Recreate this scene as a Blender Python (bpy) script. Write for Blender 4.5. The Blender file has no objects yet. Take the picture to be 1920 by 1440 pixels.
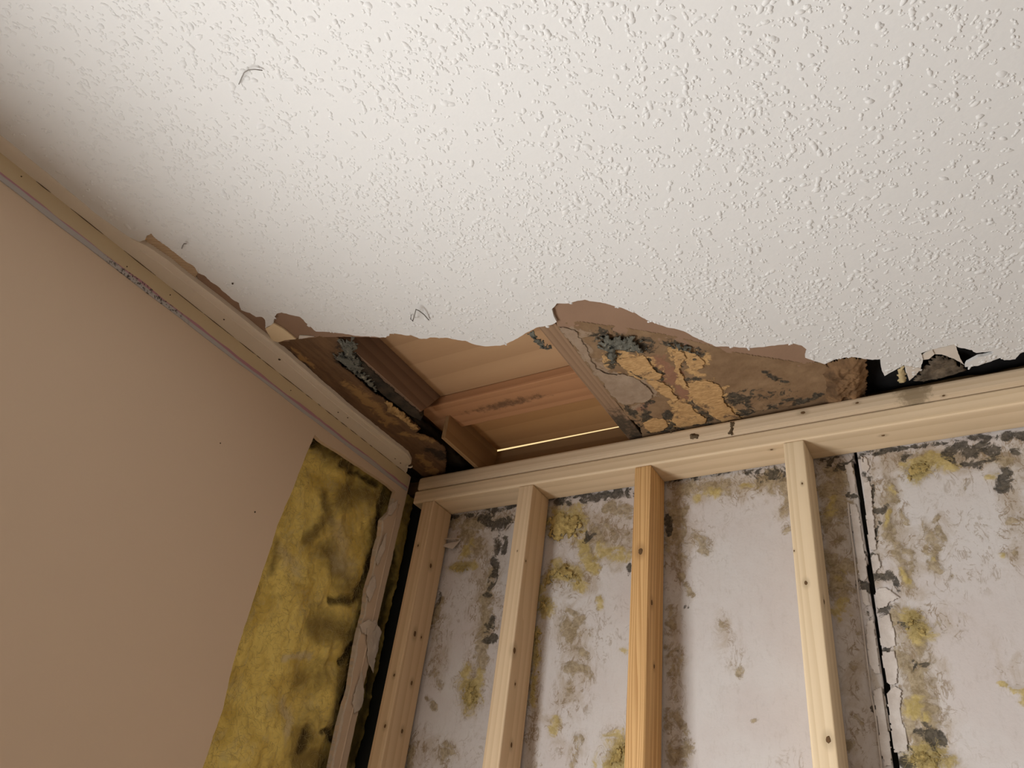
import bpy, bmesh, math, random
import numpy as np
from mathutils import Vector, Matrix
random.seed(7); np.random.seed(7)
S = bpy.context.scene
C = S.collection

# ------------------------------------------------------------------ camera
RR = np.array([[0.85600343, 0.20493149, 0.47461691],
               [0.50228975, -0.54692325, -0.66976112],
               [0.12232388, 0.81171303, -0.57110317]])
FPX = 1449.947
cam_d = bpy.data.cameras.new('camera'); cam = bpy.data.objects.new('camera', cam_d); C.objects.link(cam)
cam_d.lens = FPX / 1920 * 36; cam_d.sensor_width = 36; cam_d.clip_start = .01
cam.matrix_world = Matrix([list(RR[0]) + [0], list(RR[1]) + [0], list(RR[2]) + [0], [0, 0, 0, 1]])
S.camera = cam
# ------------------------------------------------------------------ world, daylight, exposure
W = bpy.data.worlds.new('sky'); S.world = W; W.use_nodes = True
W.node_tree.nodes['Background'].inputs[0].default_value = (1.0, .74, .36, 1)
W.node_tree.nodes['Background'].inputs[1].default_value = 1.0
def area(name, loc, rot, sx, sy, power, col):
    l = bpy.data.lights.new(name, 'AREA'); l.shape = 'RECTANGLE'; l.size = sx; l.size_y = sy
    l.energy = power; l.color = col
    o = bpy.data.objects.new(name, l); C.objects.link(o); o.location = loc; o.rotation_euler = rot
    return o
# daylight entering by the window of the left-hand wall, behind the photographer
WIN = (-.42, .52, -.95, .12)      # y0 y1 z0 z1
area('window_daylight', (-1.335, (WIN[0] + WIN[1]) / 2, (WIN[2] + WIN[3]) / 2), (0, math.radians(-90), 0), WIN[3] - WIN[2], WIN[1] - WIN[0], 58, (.95, .98, 1.0))
S.view_settings.view_transform = 'Standard'; S.view_settings.look = 'None'
S.view_settings.gamma = 1; S.view_settings.use_curve_mapping = False
S.view_settings.exposure = 0.10
S.cycles.max_bounces = 5; S.cycles.diffuse_bounces = 4; S.cycles.glossy_bounces = 1; S.cycles.use_adaptive_sampling = True; S.cycles.adaptive_threshold = .06; S.cycles.adaptive_min_samples = 16

# ------------------------------------------------------------------ key planes (metres, camera at the origin)
XW, YF, YB, YS, ZC, ZF = -1.31, 1.44, 1.525, 1.533, .981, -1.45
XR, YN = 2.25, -2.35                # right wall, near wall (behind the photographer)

def ray(x, y): return RR @ np.array([(x - 960) / FPX, -(y - 720) / FPX, -1.0])
def on(x, y, ax, v):
    d = ray(x, y); return d * (v / d[ax])
def proj(P):
    v = np.asarray(P) @ RR
    return 960 + FPX * v[..., 0] / -v[..., 2], 720 - FPX * v[..., 1] / -v[..., 2]
def crop(ox, oy, s): return lambda pts: [(ox + x / s, oy + y / s) for x, y in pts]

# ------------------------------------------------------------------ numpy noise
def _h(i, j, seed):
    n = (i * 374761393 + j * 668265263 + seed * 974634541) & 0xffffffff
    n = ((n ^ (n >> 13)) * 1274126177) & 0xffffffff
    return ((n ^ (n >> 16)) & 0xffff) / 65535.0
def vnoise(u, v, seed=0):
    u = np.asarray(u, float); v = np.asarray(v, float)
    i = np.floor(u).astype(np.int64); j = np.floor(v).astype(np.int64)
    a = u - i; b = v - j; a = a * a * (3 - 2 * a); b = b * b * (3 - 2 * b)
    return (_h(i, j, seed) * (1 - a) + _h(i + 1, j, seed) * a) * (1 - b) + (_h(i, j + 1, seed) * (1 - a) + _h(i + 1, j + 1, seed) * a) * b
def fbm(u, v, seed=0, oct=4, g=.5):
    r = 0; s = 1; t = 0
    for k in range(oct):
        r = r + s * vnoise(u * 2 ** k, v * 2 ** k, seed + 17 * k); t += s; s *= g
    return r / t

# ------------------------------------------------------------------ node helpers
def newmat(name, rough=.8, spec=.25):
    m = bpy.data.materials.new(name); m.use_nodes = True
    nt = m.node_tree; b = nt.nodes['Principled BSDF']
    b.inputs['Roughness'].default_value = rough; b.inputs['Specular IOR Level'].default_value = spec
    return m, nt, b
def nd(nt, typ, ins=None, **props):
    n = nt.nodes.new('ShaderNode' + typ)
    for k, v in props.items(): setattr(n, k, v)
    for k, v in (ins or {}).items():
        if isinstance(v, bpy.types.NodeSocket): nt.links.new(v, n.inputs[k])
        else: n.inputs[k].default_value = v
    return n
def mix(nt, f, a, b, blend='MIX'):
    n = nt.nodes.new('ShaderNodeMix'); n.data_type = 'RGBA'; n.blend_type = blend
    for k, v in ((0, f), (6, a), (7, b)):
        if isinstance(v, bpy.types.NodeSocket): nt.links.new(v, n.inputs[k])
        else: n.inputs[k].default_value = (tuple(v) + (1,))[:4] if k else v
    return n.outputs[2]
def math_(nt, op, a, b=0.0, c=0.0):
    return nd(nt, 'Math', {0: a, 1: b, 2: c}, operation=op).outputs[0]
def ramp(nt, f, lo, hi):
    return nd(nt, 'MapRange', {0: f, 1: lo, 2: hi, 3: 0.0, 4: 1.0}, interpolation_type='SMOOTHSTEP').outputs[0]
def noise(nt, co, scale, detail=3, rough=.55, dist=0.0):
    return nd(nt, 'TexNoise', {'Vector': co, 'Scale': scale, 'Detail': detail, 'Roughness': rough, 'Distortion': dist}).outputs[0]
def coords(nt, kind='Object', scale=None):
    o = nd(nt, 'TexCoord').outputs[kind]
    if scale: o = nd(nt, 'Mapping', {'Vector': o, 'Scale': scale}).outputs[0]
    return o
def attr(nt, name): return nd(nt, 'Attribute', None, attribute_name=name).outputs['Fac']
def bump(nt, b, h, strength=.3, dist=.002):
    n = nd(nt, 'Bump', {'Height': h, 'Strength': strength, 'Distance': dist})
    nt.links.new(n.outputs[0], b.inputs['Normal'])
def setcol(nt, b, col):
    nt.links.new(col, b.inputs['Base Color'])
def lin(r, g, b):
    f = lambda c: (c / 255 / 12.92) if c / 255 <= .04045 else ((c / 255 + .055) / 1.055) ** 2.4
    return (f(r), f(g), f(b))
def paint(nt, base, layers, co):
    """layers: (attribute, colour, noise scale, noise amount, softness)"""
    col = base
    for a, c, sc, amp, soft, op in layers:
        n = noise(nt, co, sc, 6, .7, .8)
        at = attr(nt, a); gate = ramp(nt, at, .03, .30)
        v = math_(nt, 'ADD', at, math_(nt, 'MULTIPLY', math_(nt, 'MULTIPLY', math_(nt, 'SUBTRACT', n, .5), amp * 2.6), gate))
        f = math_(nt, 'MULTIPLY', ramp(nt, v, .5 - soft, .5 + soft), op)
        if isinstance(c[0], tuple):
            c = mix(nt, ramp(nt, noise(nt, co, sc * 3.1, 5, .7, .5), .32, .68), c[0], c[1])
        col = mix(nt, f, col, c)
        if op > .8 and soft < .2:
            d = math_(nt, 'ABSOLUTE', math_(nt, 'SUBTRACT', v, .5 - soft * .5))
            rg = math_(nt, 'MULTIPLY', math_(nt, 'SUBTRACT', 1.0, ramp(nt, d, .0, .09)), math_(nt, 'MULTIPLY', gate, .38))
            col = mix(nt, rg, col, (.13, .085, .045))
    return col

# ------------------------------------------------------------------ mesh helpers
def link(name, me, mat, parent=None, smooth=False):
    o = bpy.data.objects.new(name, me); C.objects.link(o)
    if mat: me.materials.append(mat)
    if parent: o.parent = parent
    if smooth: me.polygons.foreach_set('use_smooth', [True] * len(me.polygons))
    return o
def from_bm(name, bm, mat, parent=None, smooth=False):
    bmesh.ops.recalc_face_normals(bm, faces=bm.faces)
    me = bpy.data.meshes.new(name); bm.to_mesh(me); bm.free()
    return link(name, me, mat, parent, smooth)
def tag(o, label, cat, group=None, kind=None):
    o['label'] = label; o['category'] = cat
    if group: o['group'] = group
    if kind: o['kind'] = kind
    return o
def struct(o, label=None):
    o['kind'] = 'structure'
    if label: o['label'] = label
    return o
def empty(name, loc=(0, 0, 0)):
    o = bpy.data.objects.new(name, None); C.objects.link(o); o.location = loc; o.empty_display_size = .02
    return o
def ragged(P, step=.004, amp=.0012, closed=True, seed=0):
    """subdivide a 2-D outline and jitter the new points sideways"""
    rnd = random.Random(seed); out = []
    n = len(P)
    for i in range(n if closed else n - 1):
        a = np.array(P[i]); b = np.array(P[(i + 1) % n]); L = np.linalg.norm(b - a)
        out.append(tuple(a))
        k = int(L / step)
        if k < 1 or L > .9: continue
        t = (b - a) / L; nrm = np.array([-t[1], t[0]])
        w = 0
        for j in range(1, k):
            w = .55 * w + rnd.uniform(-1, 1) * amp
            f = min(1, 2 * min(j, k - j) / k)
            out.append(tuple(a + (b - a) * (j / k) + nrm * w * f))
    if not closed: out.append(tuple(P[-1]))
    return out
def prism(bm, P, ax, v0, v1):
    """extrude 2-D outline P along axis ax between v0 and v1; P holds the two other axes in xyz order"""
    def put(p, v):
        c = list(p); c.insert(ax, v); return bm.verts.new(c)
    A = [put(p, v0) for p in P]; B = [put(p, v1) for p in P]
    f1 = bm.faces.new(A); f2 = bm.faces.new(B[::-1])
    n = len(P)
    for i in range(n): bm.faces.new((A[i], B[i], B[(i + 1) % n], A[(i + 1) % n]))
    f1.normal_update(); f2.normal_update()
    bmesh.ops.triangulate(bm, faces=[f1, f2], ngon_method='EAR_CLIP')
def box(bm, x0, x1, y0, y1, z0, z1):
    prism(bm, [(x0, y0), (x1, y0), (x1, y1), (x0, y1)], 2, z0, z1)
def boxobj(name, b, mat, parent=None, bev=0.0, seg=2):
    """box whose longest side becomes local Z, so that the wood grain follows it"""
    lo = np.array([b[0], b[2], b[4]], float); hi = np.array([b[1], b[3], b[5]], float)
    d = hi - lo; k = int(np.argmax(d)); c = (lo + hi) / 2
    rot = {2: Matrix.Identity(3), 0: Matrix.Rotation(math.radians(90), 3, 'Y'), 1: Matrix.Rotation(math.radians(-90), 3, 'X')}[k]
    ld = np.abs(np.array(rot.inverted() @ Vector(d)))
    bm = bmesh.new(); h = ld / 2
    box(bm, -h[0], h[0], -h[1], h[1], -h[2], h[2])
    bmesh.ops.dissolve_limit(bm, angle_limit=.01, verts=bm.verts, edges=bm.edges)
    if bev: bmesh.ops.bevel(bm, geom=[e for e in bm.edges], offset=bev, segments=seg, profile=.5, affect='EDGES')
    o = from_bm(name, bm, mat, None)
    M = rot.to_4x4(); M.translation = Vector(c); o.matrix_world = M
    if bev: 
        for p in o.data.polygons: p.use_smooth = False
    if parent:
        o.parent = parent; o.matrix_parent_inverse = Matrix.Translation(parent.location).inverted()
    return o
def dist_polyline(U, V, pts):
    best = np.full(U.shape, 1e9)
    if len(pts) == 1: return np.hypot(U - pts[0][0], V - pts[0][1])
    for (a, b), (c, d) in zip(pts[:-1], pts[1:]):
        L = (c - a) ** 2 + (d - b) ** 2
        t = np.clip(((U - a) * (c - a) + (V - b) * (d - b)) / max(L, 1e-12), 0, 1)
        best = np.minimum(best, np.hypot(U - a - t * (c - a), V - b - t * (d - b)))
    return best
def strokes_mask(U, V, strokes):
    m = np.zeros(U.shape)
    if not strokes: return m
    wu = .022 * (fbm(U * 32, V * 32, 71, 4, .6) - .5); wv = .022 * (fbm(U * 32, V * 32, 83, 4, .6) - .5)
    U = U + wu; V = V + wv
    for pts, r, w in strokes:
        d = dist_polyline(U, V, pts)
        m = np.maximum(m, w * np.clip(1 - .5 * d / r, 0, 1))
    return m * (.72 + .5 * fbm(U * 55, V * 55, 91, 3))
def inside(U, V, P):
    r = np.zeros(U.shape, bool); n = len(P)
    for i in range(n):
        x0, y0 = P[i]; x1, y1 = P[i - 1]
        c = ((y0 > V) != (y1 > V))
        if y0 != y1: r ^= c & (U < (x1 - x0) * (V - y0) / (y1 - y0) + x0)
    return r
def sheet(name, ax, val, u0, u1, v0, v1, step, mat, hfun=None, masks=None, outline=None, thick=0.0, parent=None, sign=-1):
    """relief sheet on the plane axis ax = val; heights move along sign * axis (towards the room); cells outside the outline are cut"""
    nu = max(2, int(round((u1 - u0) / step)) + 1); nv = max(2, int(round((v1 - v0) / step)) + 1)
    U, V = np.meshgrid(np.linspace(u0, u1, nu), np.linspace(v0, v1, nv), indexing='ij')
    H = hfun(U, V) if hfun else np.zeros(U.shape)
    co = np.zeros((nu, nv, 3)); oth = [k for k in range(3) if k != ax]
    co[..., oth[0]] = U; co[..., oth[1]] = V; co[..., ax] = val + sign * H
    idx = np.arange(nu * nv).reshape(nu, nv)
    q = np.stack([idx[:-1, :-1], idx[1:, :-1], idx[1:, 1:], idx[:-1, 1:]], -1).reshape(-1, 4)
    if outline is not None:
        uc = (U[:-1, :-1] + U[1:, 1:]) / 2; vc = (V[:-1, :-1] + V[1:, 1:]) / 2
        q = q[(outline(uc, vc) if callable(outline) else inside(uc, vc, outline)).reshape(-1)]
    used = np.unique(q); remap = np.full(nu * nv, -1); remap[used] = np.arange(len(used))
    verts = co.reshape(-1, 3)[used]; q = remap[q]
    if (ax == 1) == (sign < 0): q = q if ax == 1 else q
    me = bpy.data.meshes.new(name); me.from_pydata(verts.tolist(), [], q.tolist())
    for k, f in (masks or {}).items():
        a = me.attributes.new(k, 'FLOAT', 'POINT'); a.data.foreach_set('value', f(U, V).reshape(-1)[used].astype(np.float32))
    me.update()
    n = me.polygons[0].normal
    if n[ax] * sign < 0: me.flip_normals()
    o = link(name, me, mat, parent, True)
    if thick:
        m = o.modifiers.new('thickness', 'SOLIDIFY'); m.thickness = thick; m.offset = -1
    return o
def tube(bm, pts, r, n=6):
    pts = [Vector(p) for p in pts]; rings = []
    rs = r if hasattr(r, '__len__') else [r] * len(pts)
    for i, p in enumerate(pts):
        t = (pts[min(i + 1, len(pts) - 1)] - pts[max(i - 1, 0)]).normalized()
        a = t.orthogonal().normalized(); b = t.cross(a)
        rings.append([bm.verts.new(p + (a * math.cos(2 * math.pi * k / n) + b * math.sin(2 * math.pi * k / n)) * rs[i]) for k in range(n)])
    for A, B in zip(rings[:-1], rings[1:]):
        for k in range(n): bm.faces.new((A[k], A[(k + 1) % n], B[(k + 1) % n], B[k]))
    bm.faces.new(rings[0]); bm.faces.new(rings[-1])

# ------------------------------------------------------------------ materials
def mat_flat(name, col, var=.06, scale=6, rough=.85, bumpy=0, bscale=400, spec=.2):
    m, nt, b = newmat(name, rough, spec); co = coords(nt)
    n = noise(nt, co, scale, 4)
    c = mix(nt, n, [x * (1 - var) for x in col], [min(1, x * (1 + var)) for x in col]); setcol(nt, b, c)
    if bumpy: bump(nt, b, noise(nt, co, bscale, 3), bumpy, .001)
    return m
def mat_wood(name, light, dark, knots=(), grain=1.0, ring=1.0, seed=0, rough=.65, stain=(), extra=None):
    """wood with the grain along local Z; knots = (x,y,z,r) in local space; stain = (x,y,z,rx,ry,rz,colour)"""
    m, nt, b = newmat(name, rough, .3)
    co = coords(nt)
    off = nd(nt, 'Mapping', {'Vector': co, 'Location': (seed * 1.37, seed * .71, seed * 2.1), 'Scale': (1, 1, .045)}).outputs[0]
    warp = nd(nt, 'TexNoise', {'Vector': off, 'Scale': 16.0, 'Detail': 2.0}).outputs['Color']
    wv = nd(nt, 'VectorMath', {0: warp, 1: (.5, .5, .5)}, operation='SUBTRACT').outputs[0]
    wv = nd(nt, 'VectorMath', {0: wv, 'Scale': .05 * ring}, operation='SCALE').outputs[0]
    v2 = nd(nt, 'VectorMath', {0: off, 1: wv}, operation='ADD').outputs[0]
    rings = nd(nt, 'TexWave', {'Vector': v2, 'Scale': 34.0 * ring, 'Distortion': 1.2, 'Detail': 1.0, 'Detail Scale': 1.5}, wave_type='RINGS', rings_direction='Z', wave_profile='SAW').outputs['Fac']
    rings = ramp(nt, rings, .15, 1.0)
    fine = noise(nt, nd(nt, 'Mapping', {'Vector': co, 'Scale': (260, 260, 5)}).outputs[0], 1.0, 2)
    broad = noise(nt, nd(nt, 'Mapping', {'Vector': co, 'Location': (seed, 0, 0), 'Scale': (14, 14, 1.6)}).outputs[0], 1.0, 3)
    f = math_(nt, 'MULTIPLY_ADD', rings, .55 * grain, math_(nt, 'MULTIPLY', fine, .22 * grain))
    f = math_(nt, 'ADD', f, math_(nt, 'MULTIPLY', math_(nt, 'SUBTRACT', broad, .45), .7 * grain))
    col = mix(nt, f, light, dark)
    for (x, y, z, r) in knots:
        d = nd(nt, 'VectorMath', {0: nd(nt, 'VectorMath', {0: co, 1: (x, y, z)}, operation='SUBTRACT').outputs[0], 1: (1 / r, 1 / r, .62 / r)}, operation='MULTIPLY').outputs[0]
        L = nd(nt, 'VectorMath', {0: d}, operation='LENGTH').outputs['Value']
        col = mix(nt, math_(nt, 'MULTIPLY', math_(nt, 'SUBTRACT', 1.0, ramp(nt, L, .7, 2.6)), .45), col, [c * .55 for c in dark])
    for (x, y, z, rx, ry, rz, sc, op) in stain:
        d = nd(nt, 'VectorMath', {0: nd(nt, 'VectorMath', {0: co, 1: (x, y, z)}, operation='SUBTRACT').outputs[0], 1: (1 / rx, 1 / ry, 1 / rz)}, operation='MULTIPLY').outputs[0]
        L = nd(nt, 'VectorMath', {0: d}, operation='LENGTH').outputs['Value']
        n = noise(nt, co, 60, 5, .7)
        v = math_(nt, 'ADD', L, math_(nt, 'MULTIPLY', math_(nt, 'SUBTRACT', n, .5), 2.0))
        col = mix(nt, math_(nt, 'MULTIPLY', math_(nt, 'SUBTRACT', 1.0, ramp(nt, v, .45, 1.15)), op), col, sc)
    setcol(nt, b, col)
    bump(nt, b, f, .25, .0008)
    return m

PINE_L, PINE_D = (.71, .52, .32), (.50, .32, .16)
M_CEIL = mat_flat('ceiling_paint', (.665, .65, .632), .02, 3, .8, .28, 110, .12)
M_STRIP = mat_flat('smooth_ceiling_paint', (.72, .635, .535), .08, 9, .6, .3, 90, .35)
M_WALL = mat_flat('beige_wall_paint', (.64, .49, .36), .035, 2.5, .6, .12, 500, .3)
M_BAND = mat_flat('old_tan_wall_paint', (.60, .48, .31), .05, 5, .6, .12, 300, .3)
M_GYP = mat_flat('broken_gypsum', (.56, .47, .38), .18, 60, .95, .8, 160)
M_BACK = mat_flat('brown_gypsum_backing_paper', (.27, .168, .110), .12, 14, .9, .3, 300)
M_METAL = mat_flat('dark_nail_steel', (.055, .035, .02), .3, 200, .5)
M_KNOT = mat_flat('knot_wood', (.13, .07, .03), .5, 260, .7)
M_DARK = mat_flat('dark_old_timber', (.05, .032, .018), .4, 20, .95)
M_FLOOR = mat_flat('floor_boards', (.34, .27, .20), .2, 5, .5)
M_ROOM = mat_flat('room_wall_paint', (.52, .44, .36), .03, 3, .7)
M_FRAME = mat_flat('window_frame_white', (.75, .73, .70), .03, 6, .5)

# ------------------------------------------------------------------ room shell outside the picture
fl = boxobj('floor', (XW - .1, XR, YN, YS, ZF - .05, ZF), M_FLOOR); struct(fl, 'wooden floor of the room')
wr = boxobj('wall_right', (XR, XR + .1, YN, 1.6, ZF, ZC + .2), M_ROOM); struct(wr, 'plain painted wall on the right')
wn = boxobj('wall_near', (XW - .15, XR, YN - .1, YN, ZF, ZC + .2), M_ROOM); struct(wn, 'plain painted wall behind the viewer')

# ------------------------------------------------------------------ left wall: painted drywall with a ragged cut-out
def yz(pts): return [tuple(on(x, y, 0, XW)[1:]) for x, y in pts]
hole_top = yz([(590, 815), (610, 832), (645, 853), (665, 867), (700, 890), (728, 909), (742, 921)])
hole_in = yz([(738, 934), (732, 958), (716, 975), (713, 1006), (705, 1030), (700, 1065), (688, 1105), (683, 1150), (672, 1190), (664, 1235), (656, 1290), (640, 1345), (628, 1400), (620, 1440)])
hole_l = yz([(380, 1440), (418, 1330), (437, 1245), (475, 1125), (500, 1050), (520, 985), (548, 920), (575, 850)])
YL = WIN[1] + .02
out = [(YL, ZF), (YL, ZC), (YF - .004, ZC), (YF - .008, .6), (YF - .002, .2), (YF - .004, ZF), (1.405, ZF), (1.40, -.4)] + hole_in[::-1] + hole_top[::-1] + hole_l[::-1] + [(1.045, -.4), (1.045, ZF)]
bm = bmesh.new()
prism(bm, ragged(out, .006, .0011, seed=3), 0, XW - .0125, XW)
for (a, b, c, d) in ((YN, WIN[0], ZF, ZC), (WIN[1], YL, ZF, ZC), (WIN[0], WIN[1], ZF, WIN[2]), (WIN[0], WIN[1], WIN[3], ZC)):
    box(bm, XW - .0125, XW, a, b, c, d)
wl = from_bm('wall_left', bm, M_WALL); struct(wl, 'beige painted drywall with a tall strip cut out beside the corner')
# broken gypsum core shown along the edges of the cut
def chips(name, pts, w, seed, mat, parent, lift=.0012):
    rnd = random.Random(seed); bm = bmesh.new()
    L = ragged(pts, .005, .001, closed=False, seed=seed); R = []
    for i, (y, z) in enumerate(L):
        k = w * (.25 + 1.1 * vnoise(i * .31, seed * 3.3, seed)) * (0.15 + vnoise(i * .09, 5.5, seed + 3))
        R.append((y, z, k))
    A = [bm.verts.new((XW + lift * .3, y, z)) for y, z, k in R]
    B = [bm.verts.new((XW + lift + rnd.uniform(0, .0015), y + k * .95, z + k * .25)) for y, z, k in R]
    D = [bm.verts.new((XW - .011, y + rnd.uniform(-.002, .001), z)) for y, z, k in R]
    for i in range(len(R) - 1):
        bm.faces.new((A[i], A[i + 1], B[i + 1], B[i])); bm.faces.new((D[i], D[i + 1], A[i + 1], A[i]))
    return from_bm(name, bm, mat, parent)
chips('torn_edge', hole_in, .008, 11, M_GYP, wl)
# upper band of older paint, smooth joint tape with a pinkish stain, corner bead
bm = bmesh.new()
lo = [(y, .9405 + .0022 * (vnoise(y * 9, 1, 4) - .5)) for y in np.linspace(-.1, YF - .012, 90)]
prism(bm, [(-.1, ZC - .0005)] + lo + [(YF - .012, ZC - .0005)], 0, XW, XW + .0016)
band = from_bm('paint_band', bm, M_BAND, wl); band['label'] = 'strip of older tan paint under the ceiling'
m, nt, b = newmat('joint_tape', .7, .3); co = coords(nt)
sep = nd(nt, 'SeparateXYZ', {0: co}).outputs
pk = ramp(nt, math_(nt, 'ADD', math_(nt, 'MULTIPLY', math_(nt, 'SUBTRACT', sep[2], .9405), 300), math_(nt, 'MULTIPLY', math_(nt, 'SUBTRACT', noise(nt, co, 5, 3), .5), 5)), -.2, .6)
mo = ramp(nt, noise(nt, nd(nt, 'Mapping', {'Vector': co, 'Scale': (1, .8, 1)}).outputs[0], 9, 6, .75), .60, .68)
win = math_(nt, 'SUBTRACT', 1.0, ramp(nt, math_(nt, 'ABSOLUTE', math_(nt, 'SUBTRACT', sep[1], .56)), .06, .12))
spk = ramp(nt, noise(nt, co, 140, 4, .7), .5, .6)
c = mix(nt, pk, (.46, .43, .42), (.45, .23, .27))
c = mix(nt, math_(nt, 'MULTIPLY', win, spk), c, (.07, .06, .055)); setcol(nt, b, c)
bm = bmesh.new(); ys = np.linspace(-.1, 1.43, 150)
P = [(y, .9455 + .0032 * (vnoise(y * 22, 2, 9) - .5) + .0015 * (vnoise(y * 70, 3, 9) - .5)) for y in ys] + [(y, .9325 + .0016 * (vnoise(y * 14, 7, 9) - .5)) for y in ys[::-1]]
prism(bm, P, 0, XW + .0002, XW + .0026)
t = from_bm('joint_tape', bm, m, wl); t['label'] = 'grey joint tape with pink stain and black specks'
bm = bmesh.new()
tube(bm, [(XW + .0002, 1.414 + .0015 * math.sin(z * 6), z) for z in np.linspace(.885, -1.4, 40)], .0021, 6)
from_bm('corner_bead', bm, M_WALL, wl, True)
# torn paper hanging from the corner strip
def flake(name, px, mat, parent, ax, val, lift, seed, amp=.0016, bulge=.006, thick=.0012):
    P = [tuple(np.delete(on(x, y, ax, val), ax)) for x, y in px]
    P = ragged(P, .0035, amp, seed=seed)
    A = np.array(P); lo_, hi_ = A.min(0), A.max(0); sgn = 1 if ax == 0 else -1
    def hf(U, V): return lift + bulge * (fbm(U * 45 + seed, V * 45, seed, 3) - .35) + bulge * .5 * (V - lo_[1]) / max(1e-6, hi_[1] - lo_[1])
    return sheet(name, ax, val, lo_[0], hi_[0], lo_[1], hi_[1], .0018, mat, hf, None, P, thick, parent, sgn)
M_PAPER = mat_flat('torn_white_paper', (.60, .51, .43), .14, 50, .9, .5, 200)
for k, px in enumerate(([(684, 1180), (700, 1162), (712, 1185), (706, 1215), (698, 1262), (688, 1240), (686, 1212)],
                        [(672, 1172), (688, 1162), (704, 1170), (700, 1182), (686, 1190), (676, 1186)],
                        [(665, 1290), (676, 1255), (680, 1300), (676, 1326), (663, 1338), (658, 1318)],
                        [(716, 1010), (722, 1000), (719, 1030), (706, 1062), (702, 1050)],
                        [(690, 1090), (700, 1078), (702, 1100), (690, 1130), (684, 1112)],
                        [(727, 950), (742, 938), (741, 952), (731, 968), (725, 964)])):
    flake('torn_paper', px, M_PAPER, wl, 0, XW, .003, 20 + k)
# wall cavity behind
cb = boxobj('wall_exterior', (-1.47, -1.455, WIN[1] + .1, 1.62, ZF, ZC + .09), M_DARK); struct(cb, 'dark outer boarding behind the left wall cavity')
# window in the part of the wall behind the viewer
wf = empty('window_1', (XW, (WIN[0] + WIN[1]) / 2, WIN[2])); struct(wf, 'window in the left wall behind the viewer')
for bx in ((XW - .05, XW + .02, WIN[0] - .06, WIN[0], WIN[2] - .06, WIN[3] + .06), (XW - .05, XW + .02, WIN[1], WIN[1] + .06, WIN[2] - .06, WIN[3] + .06),
           (XW - .05, XW + .02, WIN[0], WIN[1], WIN[3], WIN[3] + .06), (XW - .05, XW + .03, WIN[0], WIN[1], WIN[2] - .06, WIN[2])):
    boxobj('window_frame', bx, M_FRAME, wf, .004)
# screw dimple in the paint
def nail(p, ax, r, parent, name='nail', sgn=-1, mat=None):
    bm = bmesh.new()
    bmesh.ops.create_cone(bm, cap_ends=True, segments=10, radius1=r, radius2=r * .7, depth=.0016)
    o = from_bm(name, bm, mat or M_METAL)
    q = Vector([0, 0, 0]); q[ax] = sgn
    Mx = q.to_track_quat('Z', 'Y').to_matrix().to_4x4(); Mx.translation = Vector(p) + q * .0003
    if parent:
        o.parent = parent; o.matrix_world = Mx
        o.matrix_parent_inverse = parent.matrix_world.inverted() if parent.type != 'EMPTY' else Matrix.Translation(parent.location).inverted()
    else: o.matrix_world = Mx
    return o
for px in ((478, 960), (413, 831), (40, 331), (238, 500), (319, 553), (545, 732)):
    nail(on(*px, 0, XW + (.0016 if px[1] < 800 else 0)), 0, .0022 if px[1] > 900 else .0015, wl, 'screw_head', 1)

# ------------------------------------------------------------------ ceiling
def xy(pts, z=ZC): return [tuple(on(x, y, 2, z)[:2]) for x, y in pts]
c6, c53, c72, c379, c4, c369 = crop(200, 400, 6), crop(300, 420, 5.3333), crop(640, 600, 7.2), crop(780, 540, 3.79), crop(1000, 540, 4), crop(1400, 580, 3.692)
EDGE = c6([(430, 300), (445, 255), (500, 225), (560, 290), (690, 380), (800, 470), (900, 550), (985, 600), (1030, 670), (1100, 700), (1170, 770), (1250, 820), (1310, 880), (1360, 920), (1440, 985)]) \
    + c53([(790, 790), (810, 860), (900, 890), (960, 930), (1020, 930), (1050, 960), (1052, 1042), (1100, 1015), (1135, 990), (1140, 940), (1165, 900), (1215, 885), (1310, 910), (1400, 930), (1460, 990), (1520, 1040), (1560, 1075), (1700, 1080)]) \
    + c72([(0, 180), (200, 215), (380, 222), (520, 238), (645, 215), (650, 185), (710, 180), (880, 210), (940, 205), (1050, 250), (1150, 255), (1200, 235), (1430, 240), (1510, 260), (1630, 280)]) \
    + c379([(350, 375), (430, 405), (490, 415), (600, 410), (690, 375), (780, 320), (860, 280), (970, 260), (1000, 240), (975, 190), (965, 150), (1000, 110), (1080, 110), (1150, 90), (1200, 83), (1290, 100)]) \
    + c4([(540, 115), (650, 145), (760, 185), (850, 240), (1000, 295), (1130, 325), (1200, 365), (1290, 405), (1370, 440), (1480, 440), (1640, 450), (1770, 435)]) \
    + c369([(250, 245), (310, 235), (380, 250), (420, 285), (405, 335), (540, 380), (620, 345), (720, 328), (870, 350), (925, 345), (935, 420), (955, 462), (1020, 425), (1090, 385), (1125, 493), (1205, 405), (1222, 345), (1205, 305), (1285, 278), (1440, 242), (1470, 265), (1560, 282), (1590, 302), (1715, 290), (1700, 312), (1600, 332), (1525, 372), (1512, 400), (1600, 392), (1760, 335), (1782, 352), (1860, 345), (1900, 300), (1925, 285)])
edge_w = xy(EDGE)
torn = ragged(edge_w, .0045, .0013, closed=False, seed=5)
OUT = [(XW, -.4), (XW, .47), (-1.28, .475), (-1.262, .485)] + torn + ragged([torn[-1], (.35, 1.405), (.6, 1.42), (1.0, 1.40), (XR, 1.41)], .02, .006, closed=False, seed=8)[1:] + [(XR, YN), (XW, YN)]
bm = bmesh.new(); prism(bm, OUT, 2, ZC, ZC + .0065)
ceil = from_bm('ceiling', bm, M_CEIL); struct(ceil, 'white popcorn-textured ceiling with a long ragged tear along the stud wall')
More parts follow.
